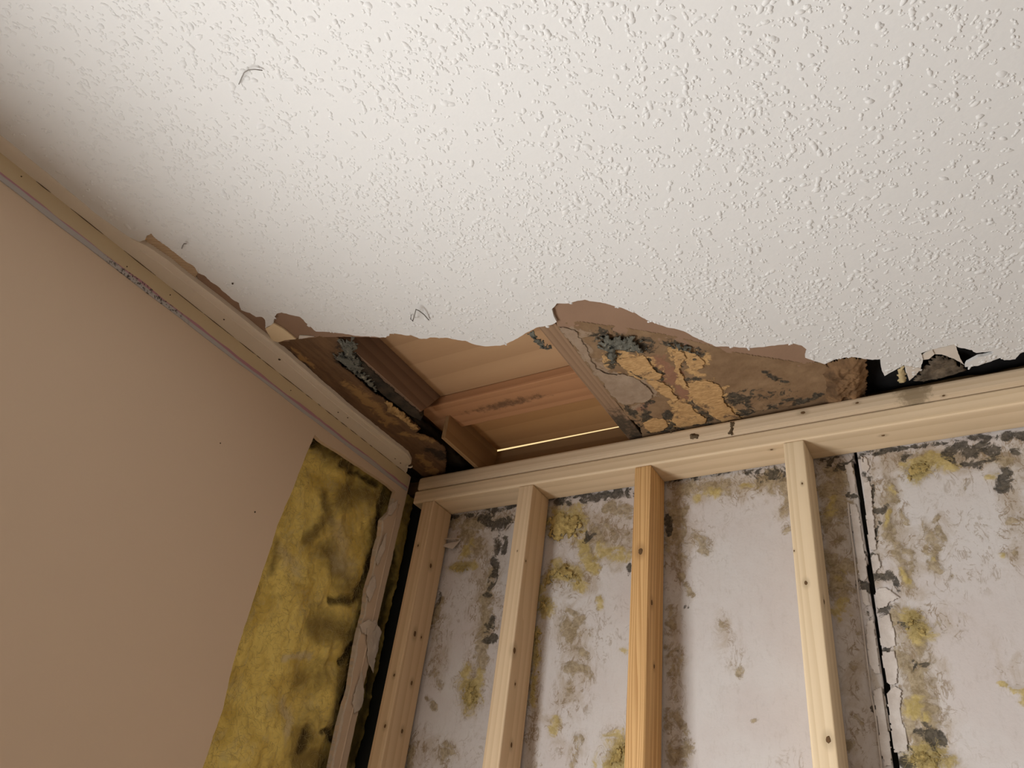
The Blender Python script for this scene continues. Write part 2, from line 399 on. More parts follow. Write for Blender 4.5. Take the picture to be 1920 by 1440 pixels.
# splattered plaster texture: thousands of low lumps, one mesh
def splatter():
    rng = np.random.default_rng(3); V = []; F = []
    N1 = 18000
    cx = rng.uniform(XW + .05, 1.15, N1 * 3); cy = rng.uniform(-.45, 1.42, N1 * 3)
    P3 = np.stack([cx, cy, np.full_like(cx, ZC)], -1); px, py = proj(P3)
    dep = -(P3 @ RR)[:, 2]
    ok = inside(cx, cy, OUT) & (dep > .2) & (px > -420) & (px < 2340) & (py > -420) & (py < 1000)
    dens = fbm(cx * 7, cy * 7, 21, 3)
    ok &= rng.uniform(0, 1, len(cx)) < np.clip((dens - .1) * 1.6, .45, 1) * np.clip(.5 + (cx + 1.25) / .5, .45, 1)
    edge = np.array(torn)[::6]
    cx = cx[ok][:N1]; cy = cy[ok][:N1]
    near = np.min(np.hypot(cx[:, None] - edge[None, :, 0], cy[:, None] - edge[None, :, 1]), 1)
    keep = near > .006; cx = cx[keep]; cy = cy[keep]
    K = 8
    th = np.arange(K) * 2 * math.pi / K
    for x, y in zip(cx, cy):
        n = 1 + int(rng.random() < .45) + int(rng.random() < .2)
        R = rng.lognormal(-5.74, .30); R = min(max(R, .0018), .0056)
        a = rng.normal(.9, .8)
        for k in range(n):
            r = R * rng.uniform(.55, 1.0); e = rng.uniform(1.0, 1.7)
            hh = min(.0021, r * rng.uniform(.26, .48))
            ox = x + math.cos(a) * k * R * 1.25 + rng.normal(0, R * .3); oy = y + math.sin(a) * k * R * 1.25 + rng.normal(0, R * .3)
            rad = r * rng.uniform(.75, 1.25, K)
            lx = np.cos(th) * rad * e; ly = np.sin(th) * rad
            X = ox + lx * math.cos(a) - ly * math.sin(a); Y = oy + lx * math.sin(a) + ly * math.cos(a)
            b0 = len(V)
            for i in range(K): V.append((X[i], Y[i], ZC + .0004))
            for i in range(K): V.append((ox + (X[i] - ox) * .68, oy + (Y[i] - oy) * .68, ZC - hh * .72))
            V.append((ox, oy, ZC - hh))
            for i in range(K):
                j = (i + 1) % K
                F.append((b0 + i, b0 + K + i, b0 + K + j, b0 + j)); F.append((b0 + K + i, b0 + 2 * K, b0 + K + j))
    me = bpy.data.meshes.new('plaster_texture'); me.from_pydata(V, [], F); me.update()
    o = link('plaster_texture', me, M_CEIL, ceil, True); o['kind'] = 'stuff'
splatter()
# smooth strip left along the left wall (ceiling-plane remnant)
def strip_r(y):
    return float(np.interp(y, [.1, .3, .40, .47, .50, .54, .58, .67, .87, 1.08, 1.33, 1.36], [-1.272, -1.272, -1.276, -1.268, -1.252, -1.246, -1.245, -1.240, -1.236, -1.243, -1.240, -1.252]))
ys = np.linspace(-.4, 1.36, 160)
P = [(XW + .0005, -.4)] + [(strip_r(y) + .0016 * (vnoise(y * 40, 3, 2) - .5), y) for y in ys] + [(-1.262, 1.372), (-1.278, 1.378), (-1.297, 1.402), (XW + .0005, 1.412)]
bm = bmesh.new(); prism(bm, P, 2, ZC - .0022, ZC + .010)
st = from_bm('ceiling_strip', bm, M_STRIP, ceil); st['label'] = 'smooth cream strip left along the wall'
bm = bmesh.new()   # inner shadow line and raised seam on the strip
for off, y0, y1 in ((.024, .5, 1.33), (.008, .75, 1.35)):
    tube(bm, [(strip_r(y) - off + .004 * (vnoise(y * 5, off * 90, 6) - .5), y, ZC - .0020) for y in np.linspace(y0, y1, 60)], .0014, 5)
from_bm('strip_ridge', bm, M_STRIP, ceil, True)
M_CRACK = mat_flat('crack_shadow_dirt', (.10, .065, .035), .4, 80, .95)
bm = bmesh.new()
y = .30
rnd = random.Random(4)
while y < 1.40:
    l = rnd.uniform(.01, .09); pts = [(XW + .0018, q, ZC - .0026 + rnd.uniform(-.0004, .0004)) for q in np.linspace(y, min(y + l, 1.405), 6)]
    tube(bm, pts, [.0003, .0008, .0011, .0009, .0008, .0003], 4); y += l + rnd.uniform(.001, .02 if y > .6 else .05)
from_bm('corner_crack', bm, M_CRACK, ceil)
bm = bmesh.new()   # curled, torn end of the strip
cc = Vector(on(768, 872, 2, ZC - .004)); n_ = 14
tube(bm, [cc + Vector((.0075 * math.cos(.4 + k * .36), .0075 * math.sin(.4 + k * .36), -.001 - .0004 * k)) for k in range(n_)], [.0004 + .0026 * math.sin(math.pi * (k + .5) / n_) for k in range(n_)], 8)
from_bm('curled_end', bm, M_STRIP, ceil, True)
for k, px in enumerate(((420, 599), (524, 674), (634, 773), (652, 783), (741, 860), (751, 868), (635, 867), (436, 532))):
    p = on(*px, 2, ZC - .0022)
    if p[0] > XW + .004: nail(p, 2, .0021 if k != 1 else .0036, ceil, 'staple_mark', -1)
# ribbed glue lines where the paper peeled
m, nt, b = newmat('ribbed_paper', .9, .15); co = coords(nt)
w = nd(nt, 'TexWave', {'Vector': nd(nt, 'Mapping', {'Vector': co, 'Rotation': (0, 0, math.radians(62))}).outputs[0], 'Scale': 70.0, 'Distortion': .4}, bands_direction='X').outputs['Fac']
setcol(nt, b, mix(nt, w, lin(150, 122, 92), lin(205, 180, 150))); bump(nt, b, w, .5, .001)
rp = xy(c6([(440, 230), (520, 215), (600, 280), (830, 470), (1010, 580), (1040, 640), (1000, 720), (860, 700), (640, 560), (470, 440)]), ZC + .007)
bm = bmesh.new(); prism(bm, rp, 2, ZC + .0067, ZC + .0085)
rb = from_bm('ribbed_paper_patch', bm, m, ceil); rb['label'] = 'patch of ribbed tan paper'
# brown backing board shown where the white face has torn off
ZB = ZC + .0075
bl = xy([(352, 480), (372, 512)] + c53([(400, 470), (700, 650), (1010, 860), (1080, 900)]) + [(520, 570), (600, 590), (720, 615), (716, 634), (690, 632)] + c53([(1980, 1130), (1700, 1130), (1560, 1135), (1385, 1145), (1280, 1175), (1130, 1170), (1095, 1130), (1040, 1080), (940, 1010), (800, 900), (560, 700), (380, 550)]), ZB)
bm = bmesh.new(); prism(bm, ragged(bl, .006, .0012, seed=12), 2, ZB, ZB + .004)
bk = from_bm('backing_board', bm, M_BACK, ceil); bk['label'] = 'brown backing paper along the torn edge'
br = xy([(1046, 612), (1030, 575), (1060, 550), (1180, 560), (1300, 610), (1480, 620), (1530, 650), (1526, 690), (1500, 688), (1440, 672), (1330, 656), (1250, 645), (1180, 628), (1110, 618), (1065, 616)], ZB)
bm = bmesh.new(); prism(bm, ragged(br, .006, .0014, seed=13), 2, ZB, ZB + .003)
bk2 = from_bm('backing_board', bm, M_BACK, ceil); bk2['label'] = 'brown backing paper lobe over the broken patch'
# cream flap of drywall face hanging at the left end of the tear
M_FLAP = mat_flat('cream_drywall_face', lin(222, 200, 165), .08, 20, .8, .2, 200)
fp = xy(c53([(1055, 1048), (1135, 992), (1230, 1045), (1360, 1150), (1250, 1160), (1180, 1182), (1120, 1165)]), ZC + .004)
bm = bmesh.new(); prism(bm, ragged(fp, .004, .0006, seed=14), 2, ZC + .0035, ZC + .0068)
f1 = from_bm('drywall_flap', bm, M_FLAP, ceil); f1['label'] = 'cream flap of drywall face'
M_TORNW = mat_flat('torn_plaster_edge', (.62, .55, .48), .12, 40, .9, .4, 200)
for k, (pp, zz) in enumerate(((c53([(1385, 1150), (1395, 1115), (1540, 1128), (1450, 1140)]), ZC + .005), (c369([(1098, 392), (1208, 410), (1170, 455), (1125, 495)]), ZC - .001),
                              (c369([(1208, 320), (1285, 278), (1300, 312), (1262, 345), (1225, 350)]), ZC + .002), (c369([(1285, 278), (1445, 242), (1480, 345), (1505, 385), (1440, 345), (1350, 312), (1300, 310)]), ZC + .004))):
    bm = bmesh.new(); prism(bm, ragged(xy(pp, zz), .004, .0008, seed=30 + k), 2, zz, zz + .002)
    from_bm('torn_flake', bm, M_TORNW, ceil)

# ------------------------------------------------------------------ attic: joists, blocking, roof deck, rim board
OLD_L, OLD_D = (.36, .20, .095), (.17, .085, .035)
ZJ = .992
MOLD = (.018, .02, .02)
def timber(name, b, mat, bev=.0022): return boxobj(name, b, mat, None, bev, 2)
# left joist, with a sloping cut at its end
m_j1 = mat_wood('old_joist_wood', (.24, .15, .10), (.13, .078, .05), (), .9, .7, 3, .85, stain=((0, 0, 0, .01, .01, .01, MOLD, 0),))
bm = bmesh.new(); L = 1.184 - YN
prism(bm, [(0, -L / 2), (0.081, -L / 2), (.081, L / 2 + .057), (0, L / 2)], 0, -.019, .019)   # (y=height, z=length)
j1 = from_bm('ceiling_joist', bm, m_j1)
j1.matrix_world = Matrix(((1, 0, 0, -1.112), (0, 0, 1, (YN + 1.184) / 2), (0, 1, 0, ZJ), (0, 0, 0, 1)))
tag(j1, 'dull brown ceiling joist on the left of the hole, ending at the blocking', 'joist', 'ceiling joists in the hole')
m_j2 = mat_wood('brown_joist_wood', (.30, .19, .115), (.16, .09, .05), (), .7, .8, 5, .85,
                stain=((0, 0, 1.83, .05, .08, .10, (.03, .026, .018), .85),))
j2 = timber('ceiling_joist', (-.672, -.634, YN, 1.515, ZJ - .001, ZJ + .081), m_j2)
tag(j2, 'brown ceiling joist between the open hole and the patchy mouldy board', 'joist', 'ceiling joists in the hole')
m_tail = mat_wood('rafter_tail_wood', (.34, .205, .098), (.21, .118, .052), (), .7, .6, 8, .8)
bm = bmesh.new()
prism(bm, [(.980, 1.29), (.980, 1.5205), (1.0735, 1.5205), (1.0735, 1.3495), (1.0462, 1.3495), (1.0462, 1.29)], 0, .007, .019)
tl = from_bm('rafter_tail', bm, m_tail); tl.matrix_world = Matrix(((1, 0, 0, -1.112), (0, 0, 1, 0), (0, 1, 0, 0), (0, 0, 0, 1)))
tag(tl, 'short amber brown rafter tail running from the blocking to the eave', 'timber')
m_blk = mat_wood('reddish_blocking_wood', (.46, .235, .115), (.26, .115, .05),
                 [(-.045, .02, .05, .006), (-.045, -.01, .09, .005), (-.05, .02, -.3, .004)], .6, .6, 11, .8, stain=((-.02, 0, -.02, .06, .02, .13, (.10, .055, .03), .8),))
bk_ = timber('blocking', (-1.158, -.655, 1.241, 1.349, 1.0465, 1.0735), m_blk)
tag(bk_, 'reddish brown board nailed flat across the roof deck inside the hole', 'timber')
m_dk1 = mat_wood('plywood_deck', (.50, .31, .17), (.31, .17, .08), [(-.0, .03, .25, .006), (.0, -.08, .1, .006)], .5, .28, 21, .8,
                 stain=((0, .165, .33, .05, .05, .22, (.12, .07, .035), .8),))
dk = timber('roof_deck', (-1.5, XR, .55, 1.2425, 1.074, 1.087), m_dk1, .001)
struct(dk, 'tan plywood roof deck above the hole')
m_dk2 = mat_wood('amber_deck_board', (.50, .275, .115), (.28, .13, .045), [(0, .0, .33, .010)], .5, .3, 23, .8,
                 stain=((0, 0, .33, .03, .04, .10, (.16, .07, .025), .7),))
dk2 = timber('deck_board', (-1.5, XR, 1.243, 1.5195, 1.0735, 1.087), m_dk2, .001)
tag(dk2, 'amber brown deck board between the blocking and the bright slit', 'board')
dk3 = timber('deck_board', (-1.5, XR, YN - .1, .549, 1.074, 1.087), m_dk1, .001)
tag(dk3, 'roof deck board hidden above the unbroken ceiling', 'board')
m_rim = mat_wood('rim_board_wood', (.33, .20, .095), (.2, .115, .05), (), .6, .6, 31, .85)
bm = bmesh.new()
prism(bm, [(.979, -1.5), (.979, XR), (1.0733, XR), (1.0731, -.62), (1.0700, -1.10), (1.069, -1.5)], 0, 1.5215, 1.55)
rim = from_bm('rim_board', bm, m_rim); rim.matrix_world = Matrix(((0, 0, 1, 0), (1, 0, 0, 0), (0, 1, 0, 0), (0, 0, 0, 1)))
tag(rim, 'dark amber rim board standing on the top plate under the bright slit', 'board')

# ------------------------------------------------------------------ torn brown boards and insulation at the hole
def mat_torn(name, base, base2, layers, scale=18, streak=None):
    m, nt, b = newmat(name, .92, .12); co = coords(nt)
    src = nd(nt, 'Mapping', {'Vector': co, 'Scale': streak}).outputs[0] if streak else co
    n = noise(nt, src, scale, 5, .65)
    col = mix(nt, ramp(nt, n, .25, .75), base, base2)
    col = paint(nt, col, layers, co)
    setcol(nt, b, col); bump(nt, b, noise(nt, co, 220, 5, .7), .55, .0016)
    return m
def wstrokes(conv, lst, ax, val, kpx=.00105):
    out = []
    for s in lst:
        pts, r = s[0], s[1]; w = s[2] if len(s) > 2 else 1.0
        pp = conv(pts); W = [tuple(np.delete(on(x, y, ax, val), ax)) for x, y in pp]
        q = conv([(0, 0), (r, 0)]); rp_ = q[1][0] - q[0][0]
        out.append((W, rp_ * kpx, w))
    return out
# left: torn brown board along the wall strip
cA = crop(480, 540, 3.79)
Lb = xy([(492, 612)] + cA([(110, 375), (300, 340), (560, 345), (640, 380), (640, 480), (560, 500), (610, 560), (700, 620), (760, 680), (850, 760), (910, 790), (1000, 860), (1090, 930), (1165, 1000), (1130, 1030), (1250, 1070), (1340, 1130), (1350, 1230), (1330, 1400), (1170, 1420), (1060, 1300), (1000, 1170)]) + [(650, 762), (560, 688)], ZJ - .003)
Lo = ragged(Lb, .004, .0014, seed=40)
kL = wstrokes(cA, [([(150, 400), (560, 760), (950, 1100)], 34, .9), ([(1240, 1150), (1330, 1200)], 60, .9), ([(560, 470), (640, 560)], 30, .8), ([(600, 420), (640, 400)], 40, .7)], 2, ZJ - .003, .0012)  # mould strokes, plus painted shade along the edge of the cream strip
oL = wstrokes(cA, [([(250, 430), (420, 560)], 26, .75), ([(650, 680), (860, 850), (960, 960)], 60, .8), ([(1050, 1040), (1250, 1080)], 45, .75), ([(1180, 1200), (1260, 1310)], 50, .8)], 2, ZJ - .003, .0012)
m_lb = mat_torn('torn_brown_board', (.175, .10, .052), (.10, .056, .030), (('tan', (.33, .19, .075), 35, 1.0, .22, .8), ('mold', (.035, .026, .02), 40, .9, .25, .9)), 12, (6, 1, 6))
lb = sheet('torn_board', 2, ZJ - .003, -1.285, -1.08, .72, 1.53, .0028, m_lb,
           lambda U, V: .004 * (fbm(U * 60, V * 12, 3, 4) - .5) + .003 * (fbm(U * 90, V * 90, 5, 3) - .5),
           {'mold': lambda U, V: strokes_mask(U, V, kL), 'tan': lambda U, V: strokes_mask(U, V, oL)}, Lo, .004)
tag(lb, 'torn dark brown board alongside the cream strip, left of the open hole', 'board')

def lump(name, poly_px, z, step, height, mat, label=None, cat=None, seed=0, freq=30, masks=None, ax=2, val=None, rag=.002, feather=.006):
    """soft mound inside an outline: height falls to zero at the rim; closed underneath by its thickness"""
    v = z if val is None else val
    P = [tuple(np.delete(on(x, y, ax, v), ax)) for x, y in poly_px]
    P = ragged(P, .004, rag, seed=seed); A = np.array(P); lo_, hi_ = A.min(0) - .002, A.max(0) + .002
    def dd(U, V): return dist_polyline(U, V, P + [P[0]])
    def hf(U, V):
        w = np.clip(dd(U, V) / max(.006, height * 1.3), 0, 1); w = w * w * (3 - 2 * w)
        wu = U + .02 * (fbm(U * freq * .6, V * freq * .6, seed + 3, 3) - .5); wv = V + .02 * (fbm(U * freq * .6, V * freq * .6, seed + 9, 3) - .5)
        rid = 1 - np.abs(2 * fbm(wu * freq * 1.6, wv * freq * 1.6, seed + 5, 3) - 1)
        return height * w * (.2 + .9 * fbm(wu * freq, wv * freq, seed, 4, .6) + .35 * (rid - .6)) + .25 * height * w * (fbm(U * 300, V * 300, seed + 1, 2) - .5) + .0002
    cut = lambda u, v: inside(u, v, P) & (dd(u, v) > feather * (fbm(u * 160, v * 160, seed + 7, 3) * 2 - .6))
    o = sheet(name, ax, v, lo_[0], hi_[0], lo_[1], hi_[1], step, mat, hf, masks, cut, .002, None, 1 if ax == 0 else -1)
    if label: tag(o, label, cat)
    return o
m_oran, nt, b = newmat('amber_insulation', .95, .1); co = coords(nt)
n1 = noise(nt, co, 55, 5, .7); setcol(nt, b, mix(nt, ramp(nt, n1, .3, .7), (.20, .11, .045), (.52, .33, .14))); bump(nt, b, noise(nt, co, 300, 5, .75), .8, .002)
lump('insulation_tuft', cA([(900, 800), (940, 800), (1000, 850), (1060, 890), (1100, 940), (1150, 980), (1165, 1005), (1110, 1015), (1060, 960), (1000, 910), (930, 880)]), ZJ - .008, .0016, .012, m_oran, 'amber tuft of insulation on the edge of the torn board', 'insulation', 51, 60)
m_mold, nt, b = newmat('moldy_insulation', .97, .08); co = coords(nt)
n1 = noise(nt, co, 48, 5, .7, .5); c = mix(nt, ramp(nt, n1, .36, .5), (.016, .017, .016), (.15, .145, .12))
c = mix(nt, ramp(nt, noise(nt, co, 90, 5, .75, .8), .54, .68), c, (.36, .33, .25)); setcol(nt, b, c); bump(nt, b, noise(nt, co, 260, 5, .75), .9, .003)
lump('moldy_clump', cA([(570, 370), (640, 335), (710, 350), (720, 430), (760, 530), (770, 600), (840, 660), (880, 720), (850, 745), (790, 690), (700, 610), (620, 545), (560, 500), (540, 470), (600, 440)]), ZJ - .004, .0016, .010, m_mold, 'black and grey mouldy clump between torn board and left joist', 'mould', 52, 55, None, 2, None, .003, .016)
lump('moldy_clump', c379([(790, 330), (850, 285), (880, 330), (940, 380), (965, 430), (930, 445), (880, 430), (840, 390)]), ZJ - .004, .0016, .009, m_mold, 'grey mouldy clump at the left edge of the middle joist', 'mould', 53, 60, None, 2, None, .003, .016)
m_film = mat_torn('black_mould_shade', (.07, .05, .034), (.022, .019, .015), (), 40)  # dark film: mould near the upper end, painted shade along the rest
lump('mould_shade_film', cA([(700, 430), (745, 500), (900, 650), (1060, 790), (1170, 878), (1180, 950), (1080, 900), (900, 760), (780, 650), (700, 540)]), ZJ - .0005, .002, .003, m_film, 'dark film under the left ceiling joist, mould at its upper end and painted shade', 'mould', 58, 50, None, 2, None, .002, .004)
# dark sheet added as cavity shade above the torn board, blocking the eave light
m_cav = mat_torn('dark_cavity_shade', (.055, .040, .026), (.022, .017, .012), (), 25)
cv = sheet('cavity_shade_fill', 2, 1.030, -1.44, -1.133, .55, 1.52, .006, m_cav, lambda U, V: .02 * fbm(U * 25, V * 25, 4, 4), None, [(-1.45, .5), (-1.12, .5), (-1.12, 1.236), (-1.162, 1.236), (-1.162, 1.53), (-1.45, 1.53)], .02)
tag(cv, 'dark sheet added as shade in the gap above the torn board', 'insulation')
# right: broken, peeling brown board with tan patches and black mould
c3 = crop(1000, 540, 4)
ZR = ZJ - .004
Rb = xy(c3([(170, 272), (330, 250), (700, 300), (1100, 370), (1500, 480), (2000, 560), (2160, 560)]) + [(1556, 690), (1556, 720), (1560, 775), (1480, 792), (1400, 812), (1330, 832), (1215, 852)] + c3([(800, 1040), (700, 960), (640, 870), (560, 790), (500, 700), (400, 580), (300, 440), (210, 330)]), ZR)
Ro = ragged(Rb, .004, .0016, seed=60)
S3 = lambda l: wstrokes(c3, l, 2, ZR, .00135)
tanS = S3([([(640, 530), (780, 540), (870, 590), (940, 660)], 60), ([(680, 620), (900, 700), (1040, 780)], 34), ([(1080, 480), (1140, 520), (1250, 540)], 55), ([(1180, 610), (1260, 650)], 34), ([(1200, 740), (1300, 740), (1390, 800)], 60), ([(1250, 820), (1380, 900), (1490, 940)], 70), ([(1110, 870), (1140, 960), (1080, 1010)], 55), ([(880, 1010), (980, 1020)], 48), ([(540, 520), (570, 580)], 26), ([(1060, 620), (1140, 750)], 30, .8)])
molS = S3([([(860, 1075), (1300, 1010), (1600, 930), (1950, 860), (2150, 800)], 24, .85), ([(1500, 820), (1900, 800)], 60, .55), ([(530, 370), (640, 400), (720, 420), (840, 440)], 55), ([(600, 470), (590, 560)], 30), ([(1010, 410), (1130, 440), (1250, 480)], 26), ([(1130, 560), (1190, 530)], 20), ([(920, 670), (960, 690)], 16), ([(870, 540), (960, 650)], 12), ([(1190, 870), (1270, 930), (1360, 990)], 30), ([(1000, 940), (1050, 1050)], 26), ([(1160, 690), (1260, 680)], 14), ([(1740, 630), (1820, 690), (1900, 710)], 20), ([(1500, 840), (1640, 900), (1900, 850)], 30, .8), ([(860, 860), (820, 1040), (760, 1040)], 30), ([(700, 880), (800, 1010)], 22), ([(700, 620), (820, 680)], 8)])
palS = S3([([(230, 310), (330, 400), (430, 530)], 44), ([(480, 600), (640, 680), (800, 720)], 80), ([(700, 800), (840, 790)], 60), ([(820, 900), (760, 900)], 34, .8), ([(300, 290), (380, 330)], 34)])
redS = S3([([(930, 550), (1010, 620), (1030, 700)], 55), ([(1060, 600), (1100, 740), (1160, 830)], 34), ([(880, 870), (820, 920)], 40, .8)])
m_rb = mat_torn('peeling_brown_board', (.27, .175, .10), (.19, .115, .063),
                (('pale', (.32, .235, .165), 26, .9, .12, .85), ('red', (.27, .135, .085), 30, .8, .2, .85), ('tan', ((.40, .24, .105), (.60, .38, .17)), 32, 1.3, .16, .9), ('mold', ((.02, .02, .018), (.09, .075, .055)), 45, 2.0, .22, .92)), 16)
def hR(U, V):
    ed = .006
    h = .0035 * (fbm(U * 40, V * 40, 2, 4) - .5)
    n = .35 * (fbm(U * 60, V * 60, 9, 4) - .5)
    sm = lambda s, w=.08: np.clip((strokes_mask(U, V, s) + n - .5) / w + .5, 0, 1)
    return h - .0012 * sm(redS) + .007 * (fbm(U * 120, V * 120, 5, 3) - .4) * sm(molS, .3)
m_tan, nt, b = newmat('torn_tan_fibre', .95, .1); co = coords(nt)
fb = noise(nt, nd(nt, 'Mapping', {'Vector': co, 'Rotation': (0, 0, .5), 'Scale': (1, 3.2, 1)}).outputs[0], 70, 6, .7, .6)
c = mix(nt, ramp(nt, fb, .3, .68), (.34, .195, .085), (.56, .355, .165)); c = mix(nt, ramp(nt, noise(nt, co, 26, 5, .7), .56, .68), c, (.16, .10, .06)); setcol(nt, b, c); bump(nt, b, fb, .35, .002)
M_PALE = mat_torn('pale_paper_layer', (.36, .27, .195), (.27, .19, .13), (), 30)
rb_ = sheet('peeling_board', 2, ZR, -.66, -.02, .95, 1.53, .0024, m_rb, hR,
            {'tan': lambda U, V: strokes_mask(U, V, tanS), 'mold': lambda U, V: strokes_mask(U, V, molS), 'pale': lambda U, V: strokes_mask(U, V, palS), 'red': lambda U, V: strokes_mask(U, V, redS)}, Ro, .004)
tag(rb_, 'peeling brown board with tan torn patches and black mould above the top plate', 'board')
for k, (nm, mt, px, lf) in enumerate((
        ('paper_layer', M_PALE, [(190, 290), (260, 300), (330, 330), (370, 400), (400, 440), (430, 520), (470, 600), (560, 640), (680, 640), (800, 690), (880, 760), (890, 820), (830, 850), (700, 870), (640, 850), (560, 760), (500, 680), (420, 560), (330, 450), (250, 360)], .0028),
        ('torn_patch', m_tan, [(620, 540), (700, 520), (830, 500), (860, 540), (900, 600), (970, 640), (940, 680), (850, 670), (760, 640), (680, 600)], .0022),
        ('torn_patch', m_tan, [(850, 690), (930, 690), (1010, 730), (1050, 790), (1090, 830), (1060, 850), (980, 800), (900, 740)], .002),
        ('torn_patch', m_tan, [(1040, 470), (1130, 480), (1150, 520), (1110, 560), (1100, 620), (1140, 700), (1170, 740), (1130, 740), (1090, 650), (1060, 560)], .003),
        ('torn_patch', m_tan, [(1170, 520), (1230, 500), (1290, 560), (1270, 600), (1180, 610), (1150, 570)], .002),
        ('torn_patch', m_tan, [(1160, 710), (1290, 690), (1390, 720), (1420, 780), (1430, 850), (1500, 930), (1560, 970), (1420, 1000), (1350, 960), (1260, 890), (1200, 850), (1170, 780)], .003),
        ('torn_patch', m_tan, [(1090, 850), (1180, 870), (1220, 930), (1300, 970), (1290, 1010), (1160, 1030), (1050, 1040), (1040, 980), (1080, 920)], .002),
        ('torn_patch', m_tan, [(820, 1010), (900, 970), (980, 980), (1010, 1030), (980, 1060), (880, 1080)], .003))):
    flake(nm, c3(px), mt, rb_, 2, ZR, lf * .35, 140 + k, .0034, .0035, .0008)
lump('moldy_clump', c3([(470, 380), (520, 345), (640, 340), (760, 355), (850, 420), (870, 480), (800, 490), (700, 480), (640, 470), (620, 560), (590, 600), (560, 560), (540, 480), (480, 450)]), ZR - .004, .0015, .012, m_mold, 'black fuzzy mould clump on the peeling brown board', 'mould', 54, 60, None, 2, None, .003, .016)
lump('moldy_clump', c3([(990, 400), (1060, 400), (1180, 440), (1260, 470), (1240, 500), (1120, 470), (1020, 450)]), ZR - .003, .0015, .008, m_mold, 'small dark mould streak right of the fuzzy mould clump', 'mould', 55, 70, None, 2, None, .003, .016)
# brown insulation bulging out at the right end of the board, black void beside it
m_bi = mat_torn('brown_insulation', (.26, .15, .075), (.085, .05, .028), (), 22)
lump('insulation_bulge', c369([(490, 440), (560, 370), (640, 340), (740, 322), (830, 340), (850, 420), (840, 500), (830, 600), (700, 650), (560, 690), (520, 640), (520, 500)]), ZJ - .001, .0022, .022, m_bi, 'brown matted insulation bulge at the right end of the tear', 'insulation', 56, 40)
for k, (pp, mt, nm, lb_) in enumerate((
        (c369([(1030, 420), (1095, 380), (1115, 495), (1060, 520), (1040, 480)]), mat_flat('pale_wood_chip', lin(190, 170, 130), .15, 30, .9), 'wood_chip', 'pale wood chip hanging beside the white plaster corner'),
        (c369([(1130, 495), (1215, 410), (1290, 320), (1360, 315), (1450, 350), (1510, 395), (1530, 420), (1430, 455), (1230, 500)]), mat_torn('dirty_torn_board', (.20, .155, .11), (.05, .038, .028), (), 40), 'torn_board', 'dirty arched scrap of board above the plate at the right'))):
    lump(nm, pp, ZC + .006 + .004 * k, .002, .006, mt, lb_, 'debris', 57 + k, 50)
db = sheet('void_shade', 2, ZC + .045, -.45, .6, 1.1, 1.50, .012, mat_flat('void_shade_black', (.012, .011, .011), .4, 30, .98), lambda U, V: .015 * fbm(U * 25, V * 25, 8, 4), None, None, .01)  # black sheet paints the shade of the open void
tag(db, 'black sheet standing for the shaded void above the right end of the plate', 'insulation')

# ------------------------------------------------------------------ new framing: plates and studs
def knots_local(lst, o_c, length_ax):
    """(px point, axis, plane, radius) -> local knots for a boxobj timber"""
    rot = {2: Matrix.Identity(3), 0: Matrix.Rotation(math.radians(90), 3, 'Y'), 1: Matrix.Rotation(math.radians(-90), 3, 'X')}[length_ax]
    out = []
    for px, ax, v, r in lst:
        p = Vector(on(*px, ax, v)) - Vector(o_c); q = rot.inverted() @ p; out.append((q[0], q[1], q[2], r * .78))
    return out
def framing(name, b, seed, knots, length_ax, label, cat, group=None, light=PINE_L, dark=PINE_D, ring=1.0, grain=1.0, stain=(), bev=.0035):
    c = ((b[0] + b[1]) / 2, (b[2] + b[3]) / 2, (b[4] + b[5]) / 2)
    m = mat_wood(name + '_wood', light, dark, knots_local(knots, c, length_ax), grain, ring, seed, .6, stain)
    o = boxobj(name, b, m, None, bev, 3)
    for k, (px, ax, v, r) in enumerate(knots):
        bm = bmesh.new(); r = r * .62; rn = random.Random(seed + k)
        ring = [[bm.verts.new((math.cos(t) * r * f * rn.uniform(.85, 1.15), math.sin(t) * r * f * 1.45 * rn.uniform(.85, 1.15), hh)) for t in np.arange(12) * math.pi / 6] for f, hh in ((1, -.0004), (.62, .0005))]
        for i in range(12): bm.faces.new((ring[0][i], ring[0][(i + 1) % 12], ring[1][(i + 1) % 12], ring[1][i]))
        bm.faces.new(ring[1])
        kn = from_bm('knot', bm, M_KNOT)
        nrm = Vector((0, 0, 0)); nrm[ax] = 1 if ax == 0 else -1
        up = Vector((0, 0, 0)); up[length_ax] = 1
        xx = up.cross(nrm)
        Mx = Matrix((xx, up, nrm)).transposed().to_4x4(); Mx.translation = Vector(on(*px, ax, v)) + nrm * .0003
        kn.parent = o; kn.matrix_parent_inverse = o.matrix_world.inverted(); kn.matrix_world = Mx
    tag(o, label, cat, group); return o
ZP0, ZP1, ZP2 = .8964, .934, .978
pu = framing('top_plate', (-1.286, XR - .01, YF, YB, ZP1 + .0026, ZP2), 41, [((1607, 755.5), 1, YF, .004), ((1505.6, 773.7), 1, YF, .006), ((1769, 742), 1, YF, .003)], 0,
             'upper pine top plate running under the torn ceiling', 'timber', None, (.68, .535, .375), (.51, .37, .23), .6, .8,
             stain=((0, -.04, -.53, .04, .02, .035, (.22, .16, .09), .8),), bev=.010)
pl = framing('top_plate', (-1.287, XR - .01, YF - .001, YB + .003, ZP0, ZP1), 43, [((1446.7, 843), 2, ZP0, .004), ((1656, 816.5), 2, ZP0, .0045)], 0,
             'lower pine top plate resting on the stud tops', 'timber', None, (.74, .575, .39), (.56, .41, .245), .6, .8, bev=.005)
for px in ((832.5, 943), (1059, 911), (1071, 906.5), (1254, 884), (1229, 876), (1910.6, 786), (1791, 799)):
    nail(on(*px, 2, ZP0), 2, .0028, pl)
